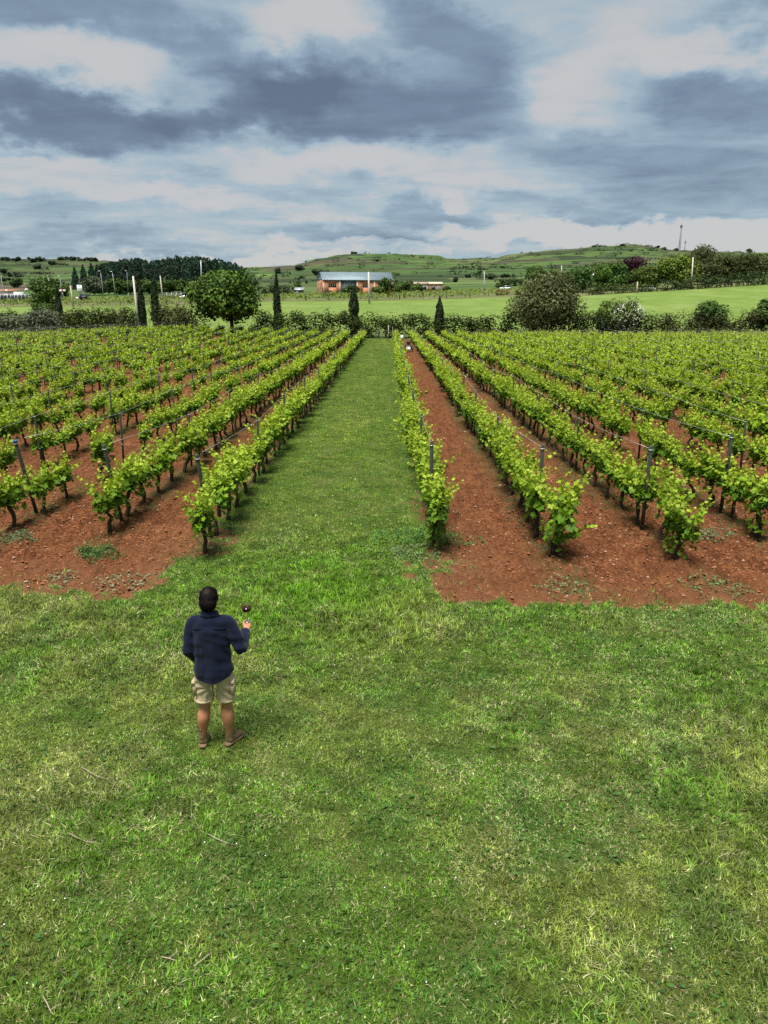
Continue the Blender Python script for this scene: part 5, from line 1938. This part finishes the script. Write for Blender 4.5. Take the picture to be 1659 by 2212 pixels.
b.add(*ell((0, .108, 1.625), (.011, .016, .02), 8, 6))           # nose
b.add(*tube([(0, .10, 1.655), (0, .118, 1.628)], [.008, .012], 8))
b.add(*ell((0, .094, 1.585), (.024, .012, .008), 10, 6))         # lips
b.add(*ell((0, .088, 1.668), (.045, .014, .010), 10, 6))         # brow
for s in (-1, 1):
    b.add(*ell((s * .078, .005, 1.635), (.010, .020, .032), 8, 8))   # ears
for sh, el_, wr in ((shL, elL, wrL), (shR, elR, wrR)):
    chain(b, [sh, sh * .45 + el_ * .55, el_, el_ * .6 + wr * .4, wr], [.046, .046, .043, .043, .030], 12)
# right hand: palm and fingers closing on the foot of the glass
GL0 = np.array([.292, .345, 1.262])       # centre of the glass foot
d = GL0 - wrR
d /= np.linalg.norm(d)
palm = wrR + np.array([.008, .050, .030])
b.add(*tube([wrR, wrR + (palm - wrR) * .5, palm, palm + [0, .03, .014]], [(.030, .024), (.036, .022), (.042, .021), (.038, .017)], 12, ref=(1, 0, 0)))
for k, (ox, ln) in enumerate(((-.030, .030), (-.011, .036), (.009, .034), (.028, .026))):
    k0 = palm + np.array([ox, .028, .010])
    k1 = k0 + np.array([0, .026, .004])
    k2 = np.array([GL0[0] + ox * .75, GL0[1] + .012 + .004 * k, GL0[2] - .022])
    k3 = np.array([GL0[0] + ox * .6, GL0[1] - .004, GL0[2] - .012])
    b.add(*tube([k0, k1, k2, k3], [.0098, .0092, .0085, .0072], 8))
b.add(*tube([palm + [-.034, -.016, .006], palm + [-.042, .012, .030], GL0 + [-.022, -.014, .012], GL0 + [-.004, -.008, .014]], [.012, .0108, .0098, .0078], 8))
# left hand, resting by the pocket
hl = wrL + np.array([.03, .05, -.055])
b.add(*tube([wrL, wrL * .5 + hl * .5, hl, hl + [.01, .02, -.03]], [(.027, .022), (.034, .02), (.038, .02), (.034, .016)], 12, ref=(0, 1, 0)))
for k, oy in enumerate((-.028, -.010, .009, .026)):
    k0 = hl + np.array([.008, oy + .015, -.028])
    b.add(*tube([k0, k0 + [.012, .012, -.030], k0 + [.030, .014, -.052], k0 + [.045, .008, -.062 + .004 * k]], [.0095, .009, .0085, .007], 8))
b.add(*tube([hl + [.0, .03, .02], hl + [.012, .055, -.005], hl + [.022, .062, -.035]], [.011, .010, .008], 8))
me, co, no = remesh(b, .0085, 2)
put(me, co, 'body', M_SKIN, man)
for s in (-1, 1):
    Acc().add(*ell((s * .031, .092, 1.648), (.012, .012, .011), 10, 8)).obj('eye', M_WHITE, man, True)

# hair
h = Acc()
h.add(*ell((0, .0, 1.668), (.090, .106, .099), 24, 16))
h.add(*ell((0, -.040, 1.628), (.084, .078, .090), 20, 14))
h.add(*ell((0, -.044, 1.590), (.058, .042, .044), 16, 10))
for s in (-1, 1):
    h.add(*ell((s * .074, .012, 1.655), (.016, .035, .045), 10, 8))
me, co, no = remesh(h, .006, 4)
fr = (co[:, 1] > .062) & (co[:, 2] < 1.715)
co[fr, 1] = .062 + (co[fr, 1] - .062) * .1
lock = np.sin((np.arctan2(co[:, 0], co[:, 1] + .02) * 16) + n3(co, 22, 3) * 7)
co += no * (lock * .0022 + n3(co, 55, 4) * .010)[:, None]
hair = put(me, co, 'hair', M_HAIR, man)
rh = np.random.default_rng(3)
idx = rh.choice(len(co), 2600)
hp_, hn = co[idx], no[idx]
dn_ = np.stack([hp_[:, 0] * 3, -.35 - 0 * hp_[:, 1], -.9 + 0 * hp_[:, 2]], 1) + rh.normal(0, .28, hp_.shape)
dn_ = norm(dn_ - hn * np.sum(dn_ * hn, 1)[:, None])
sd_ = np.cross(hn, dn_) * .0022
ln_ = rh.uniform(.015, .04, (len(idx), 1))
Vh = np.stack([hp_ - sd_, hp_ + sd_, hp_ + dn_ * ln_ + hn * rh.uniform(.003, .009, (len(idx), 1))], 1).reshape(-1, 3)
Acc().add(Vh, np.arange(len(Vh)).reshape(-1, 3)).obj('hair_strands', M_HAIR, hair)['kind'] = 'stuff'

# shirt
s_ = Acc()
chain(s_, [(.004, -.008, .80), (.004, -.010, .90), (.003, -.012, 1.05), (0, -.014, 1.20), (0, -.014, 1.32), (0, -.012, 1.42), (0, -.010, 1.475)],
      [(.196, .152), (.192, .146), (.182, .134), (.184, .132), (.192, .130), (.186, .110), (.100, .078)], 28, 5, (1, 0, 0))
for s, sh, el_, wr in ((-1, shL, elL, wrL), (1, shR, elR, wrR)):
    ins = np.array([sh[0] * .45, sh[1] - .008, sh[2] + .018])
    end = el_ * .18 + wr * .82
    chain(s_, [ins, sh + [s * .008, -.004, -.008], sh * .5 + el_ * .5 + [s * .006, -.01, 0], el_ + [s * .004, -.014, -.006], el_ * .55 + wr * .45, end],
          [.050, .068, .066, .066, .060, .053], 16, 5)
me, co, no = remesh(s_, .0085, 5)
z = co[:, 2]
# curved shirt tail: sides cut higher than back
side = np.clip(np.abs(co[:, 0]) / .2, 0, 1)
hem = .815 + .085 * side ** 3
lowv = (z < hem) & (np.abs(co[:, 0]) < .225) & (z < .93)
co[lowv, 2] = hem[lowv] + (z[lowv] - hem[lowv]) * .06
tor = np.abs(co[:, 0]) < .20
fold = np.sin(co[:, 0] * 46 + n3(co, 7, 5) * 5) * .0055 * sstep(1.40, 1.0, z) * tor
drape = n3(co * np.array([1, 1, 2.2]), 8, 7) * .014 + n3(co * np.array([1.6, 1, .8]), 17, 8) * .008
arm = ~tor
wr_ = np.sin(z * 60 + n3(co, 9, 9) * 14 + co[:, 1] * 45 + co[:, 0] * 30) * .0030 * arm * sstep(1.32, 1.18, z)
co += no * (fold + drape + wr_)[:, None]
shirt = put(me, co, 'shirt', M_SHIRT, man)
c = Acc()
an_ = np.linspace(0, 2 * math.pi, 26)
ring = lambda rx, ry, zz2, tilt: np.stack([rx * np.sin(an_), -.006 + ry * np.cos(an_) * 1.0, zz2 + tilt * np.cos(an_)], 1)
prof = [ring(.080, .074, 1.470, -.018), ring(.076, .070, 1.505, -.022), ring(.072, .066, 1.528, -.026), ring(.078, .072, 1.530, -.026), ring(.092, .088, 1.494, -.022), ring(.096, .092, 1.480, -.020)]
V = np.concatenate(prof)
m = len(an_)
F = np.array([[k * m + i, k * m + i + 1, (k + 1) * m + i + 1, (k + 1) * m + i] for k in range(len(prof) - 1) for i in range(m - 1)])
c.add(V, F).obj('collar', M_SHIRT, shirt, True)
for el_, wr in ((elL, wrL), (elR, wrR)):
    dv = wr - el_
    a = Acc().add(*tube([el_ + dv * .74, el_ + dv * .78, el_ + dv * .97, el_ + dv * .985], [.050, .055, .050, .040], 16))
    a.obj('cuff', M_SHIRT, shirt, True)
# yoke seam and box pleat across the back
u = np.linspace(-1, 1, 19)
ym = Acc().add(*tube(np.stack([u * .175, -.124 + .075 * u ** 4 - .012 * (1 - u * u) * 0, 1.385 + .0 * u - .015 * u * u], 1), .0035, 5))
ym.obj('yoke_seam', M_SHIRT, shirt, True)

# shorts
q = Acc()
chain(q, [(0, -.005, .80), (0, -.008, .88), (0, -.005, .97)], [(.176, .130), (.174, .132), (.165, .12)], 24, 4, (1, 0, 0))
for kn, hp in ((kneL, hipL), (kneR, hipR)):
    chain(q, [kn * .88 + hp * .12 + [0, -.008, 0], kn * .7 + hp * .3, kn * .35 + hp * .65, hp + [0, -.004, -.02]], [.094, .092, .095, .098], 18, 4)
me, co, no = remesh(q, .0085, 3)
cr = np.sin(co[:, 2] * 62 + np.abs(co[:, 0]) * 38 + n3(co, 10, 12) * 9) * .0055 * sstep(.88, .74, co[:, 2])
co += no * (cr + n3(co, 13, 13) * .014)[:, None]
shorts = put(me, co, 'shorts', M_SHORT, man)
for s, kn, hp in ((-1, kneL, hipL), (1, kneR, hipR)):
    p = kn * .42 + hp * .58
    V, F = box((p[0] + s * .086, p[1] - .01, .70), (.032, .125, .150), 0.0, .96)
    pk = Acc().add(V, F).obj('cargo_pocket', M_SHORT, shorts)
    Acc().add(*box((p[0] + s * .092, p[1] - .01, .765), (.030, .138, .042))).obj('pocket_flap', M_SHORT, pk)
    k2 = kn * .88 + hp * .12 + [0, -.008, 0]
    Acc().add(*tube([k2 + [0, 0, -.004], k2 + [0, 0, .018]], [.0975, .0975], 22)).obj('hem', M_SHORT, shorts, True)
Acc().add(*tube([(0, -.140, .80), (0, -.135, .72), (0, -.10, .655)], .004, 5)).obj('seat_seam', M_SHORT, shorts, True)

# boots
for s, an, ang in ((-1, ankL, .08), (1, ankR, -.52)):
    bt_ = Acc()
    bt_.add(*tube([(0, .0, .045), (0, 0, .10), (0, -.002, .17), (0, -.004, .228)], [(.046, .056), (.047, .058), (.050, .056), (.053, .056)], 18, ref=(1, 0, 0)))
    chain(bt_, [(0, -.045, .052), (0, .04, .058), (0, .12, .052), (0, .195, .044)], [(.043, .040), (.047, .050), (.050, .038), (.036, .026)], 16, 5, (1, 0, 0))
    me, co, no = remesh(bt_, .006, 3)
    top = co[:, 2] > .196
    co += no * (n3(co, 30, 15) * .008)[:, None]
    bo = put(me, co, 'boot', M_BOOT, man)
    bo.location = (an[0], an[1], 0)
    bo.rotation_euler = (0, 0, ang)
    bo.scale = (.94, .86, 1)
    out = [(-.030, -.09), (.030, -.09), (.044, -.04), (.044, .05), (.056, .12), (.048, .19), (.018, .235), (-.018, .235), (-.048, .19), (-.054, .12), (-.044, .05), (-.044, -.04)]
    n = len(out)
    V = np.array([[x2, y2, 0.0] for x2, y2 in out] + [[x2, y2, .026] for x2, y2 in out])
    so = Acc().add(V, [np.array([[i, (i + 1) % n, n + (i + 1) % n, n + i] for i in range(n)]), np.array([list(range(n))[::-1], list(range(n, 2 * n))])]).obj('sole', M_SOLE, bo)
    Acc().add(*tube([(0, -.055, .17), (0, -.066, .205), (0, -.060, .222)], [(.010, .004), (.010, .004), (.008, .004)], 6)).obj('heel_tab', M_BOOT, bo)
    Acc().add(*tube([(0, -.004, .218), (0, -.004, .236)], [(.0545, .0575), (.053, .056)], 18, ref=(1, 0, 0), cap=False)).obj('boot_collar', M_COLLAR, bo, True)
    for k in range(4):
        Acc().add(*tube([(-.030, .045 + .018 * k, .108 - .010 * k), (0, .052 + .018 * k, .120 - .010 * k), (.030, .045 + .018 * k, .108 - .010 * k)], .0032, 5)).obj('lace', M_SOLE, bo)

# ------------------------------------------------------------------ wine glass
def glass_b(N):
    lw = N.n('ShaderNodeLayerWeight', {'Blend': .5})
    f = N.m('MULTIPLY_ADD', N.m('POWER', lw.outputs['Facing'], 4.0), .45, .04)
    return N.n('ShaderNodeMixShader', {0: f, 1: N.n('ShaderNodeBsdfTransparent', {'Color': (.95, .96, .96)}), 2: N.n('ShaderNodeBsdfGlossy', {'Roughness': .03})})


M_WG = mat('clear_glass', glass_b)
M_WF = mat('bright_glass_foot', lambda N: N.n('ShaderNodeMixShader', {0: .45, 1: N.n('ShaderNodeBsdfTransparent', {'Color': (.95, .96, .96)}), 2: N.n('ShaderNodeBsdfGlossy', {'Roughness': .12})}))
M_WINE = plain('red_wine', (.035, .002, .004), .05, .1, 4, .6)
gp = np.array(MAN) + GL0 + [0, 0, man.location.z - .0]
wg = thing('wine_glass', gp, 'large stemmed glass of dark red wine raised in the right hand', 'wine glass')
Acc().add(*lathe([(.0, -.004), (.038, -.004), (.039, -.002), (.035, .0005), (.012, .004), (.005, .010)], 24)).obj('foot', M_WF, wg, True)
V, F = lathe([(.005, .010), (.0055, .012), (.0048, .05), (.0050, .085), (.010, .094)], 24)
Acc().add(V, F).obj('stem', M_WF, wg, True)
op = [(.010, .094), (.034, .103), (.048, .121), (.0525, .142), (.0510, .168), (.0450, .196), (.0400, .216)]
ip = [(r - .0013, z) for r, z in op[::-1]][:-1] + [(.0, .0965)]
V, F = lathe(op + [(.0394, .2166)] + ip, 28)
Acc().add(V, F).obj('bowl', M_WG, wg, True)
V, F = lathe([(.0, .0985), (.0310, .1050), (.0450, .1225), (.0495, .142), (.0495, .154), (.0, .154)], 28)
Acc().add(V, F).obj('wine', M_WINE, wg, True)

# ------------------------------------------------------------------ twigs on the lawn
M_TWIG = plain('dry_twig', (.30, .24, .17), .85, .3, 20)
for k, (pts, lab) in enumerate((([(178, 1663), (196, 1676), (212, 1684), (232, 1688)], 'curved pale twig on the lawn left of the man, nearest him'),
                                ([(150, 1806), (168, 1818), (188, 1826), (220, 1829)], 'curved pale twig on the lawn at left, below the man'),
                                ([(447, 1806), (468, 1820), (488, 1828), (512, 1832)], 'pale twig on the lawn straight below the man'),
                                ([(93, 2158), (104, 2178), (110, 2192), (117, 2200)], 'bent twig in the bottom left corner'),
                                ([(420, 2094), (440, 2082), (455, 2068)], 'short twig slanting up, bottom centre left'),
                                ([(349, 2074), (366, 2080), (380, 2084)], 'short flat twig beside the slanting one, bottom left'))):
    P = np.array([grd(*p) for p in pts])
    P[:, 2] = .03 + np.array([.0, .012, .008, .0])[:len(P)]
    c0 = P.mean(0)
    c0[2] = 0
    t = thing('twig', c0, lab, 'twig', 'dry twigs on the lawn')
    Acc().add(*tube(P - c0, np.linspace(.005, .0025, len(P)), 6)).obj('stick', M_TWIG, t, True)
    i = len(P) // 2
    Acc().add(*tube([P[i] - c0, P[i] - c0 + [.05, .045, .012]], [.0035, .0018], 5)).obj('side_shoot', M_TWIG, t, True)

# ------------------------------------------------------------------ small cultivator parked between the rows
c0 = grd(882, 760)
t = thing('garden_cultivator', (c0[0], c0[1] + .5, 0), 'small black cultivator with white box parked between first two right rows', 'cultivator')
b = box((0, 0, .48), (.75, .8, .34), 0, .8)
Acc().add(*b).obj('engine_cover', M_DARK, t)
Acc().add(*tube([(.03, .1, .62), (.03, .1, .74), (.03, .08, .92), (.03, .08, 1.05)], [(.10, .1), (.14, .1), (.2, .08), (.22, .06)], 10)).obj('seat', M_DARK, t, True)
Acc().add(*box((0, -.55, .28), (.42, .34, .40), 0, .96)).obj('white_box', M_WHITE, t)
for s in (-1, 1):
    w_ = Acc().add(*tube([(s * .36, .05, .24), (s * .48, .05, .24)], [.24, .24], 14)).obj('wheel', M_DARK, t)
    Acc().add(*tube([(s * .475, .05, .24), (s * .49, .05, .24)], [.12, .11], 10)).obj('rim', M_STEEL, w_)
Acc().add(*tube([(-.25, .2, .6), (-.42, .1, .95), (-.5, -.25, 1.05)], [.02, .02, .02], 6)).obj('handle', M_STEEL, t, True)
p = grd(868, 752)
t = thing('white_sack', (p[0] + .05, p[1] + 3.6, 0), 'crumpled white sack hung on a stake beside the cultivator', 'sack')
Acc().add(*tube([(0, 0, 0), (0, 0, 1.0)], [.025, .02], 6)).obj('stake', M_POST, t)
sk = Acc().add(*ell((0, 0, 1.0), (.20, .16, .27), 12, 10))
sk.V[0] = sk.V[0] + (RNG.random(sk.V[0].shape) - .5) * .07
sk.obj('bag', M_WHITE, t, True)
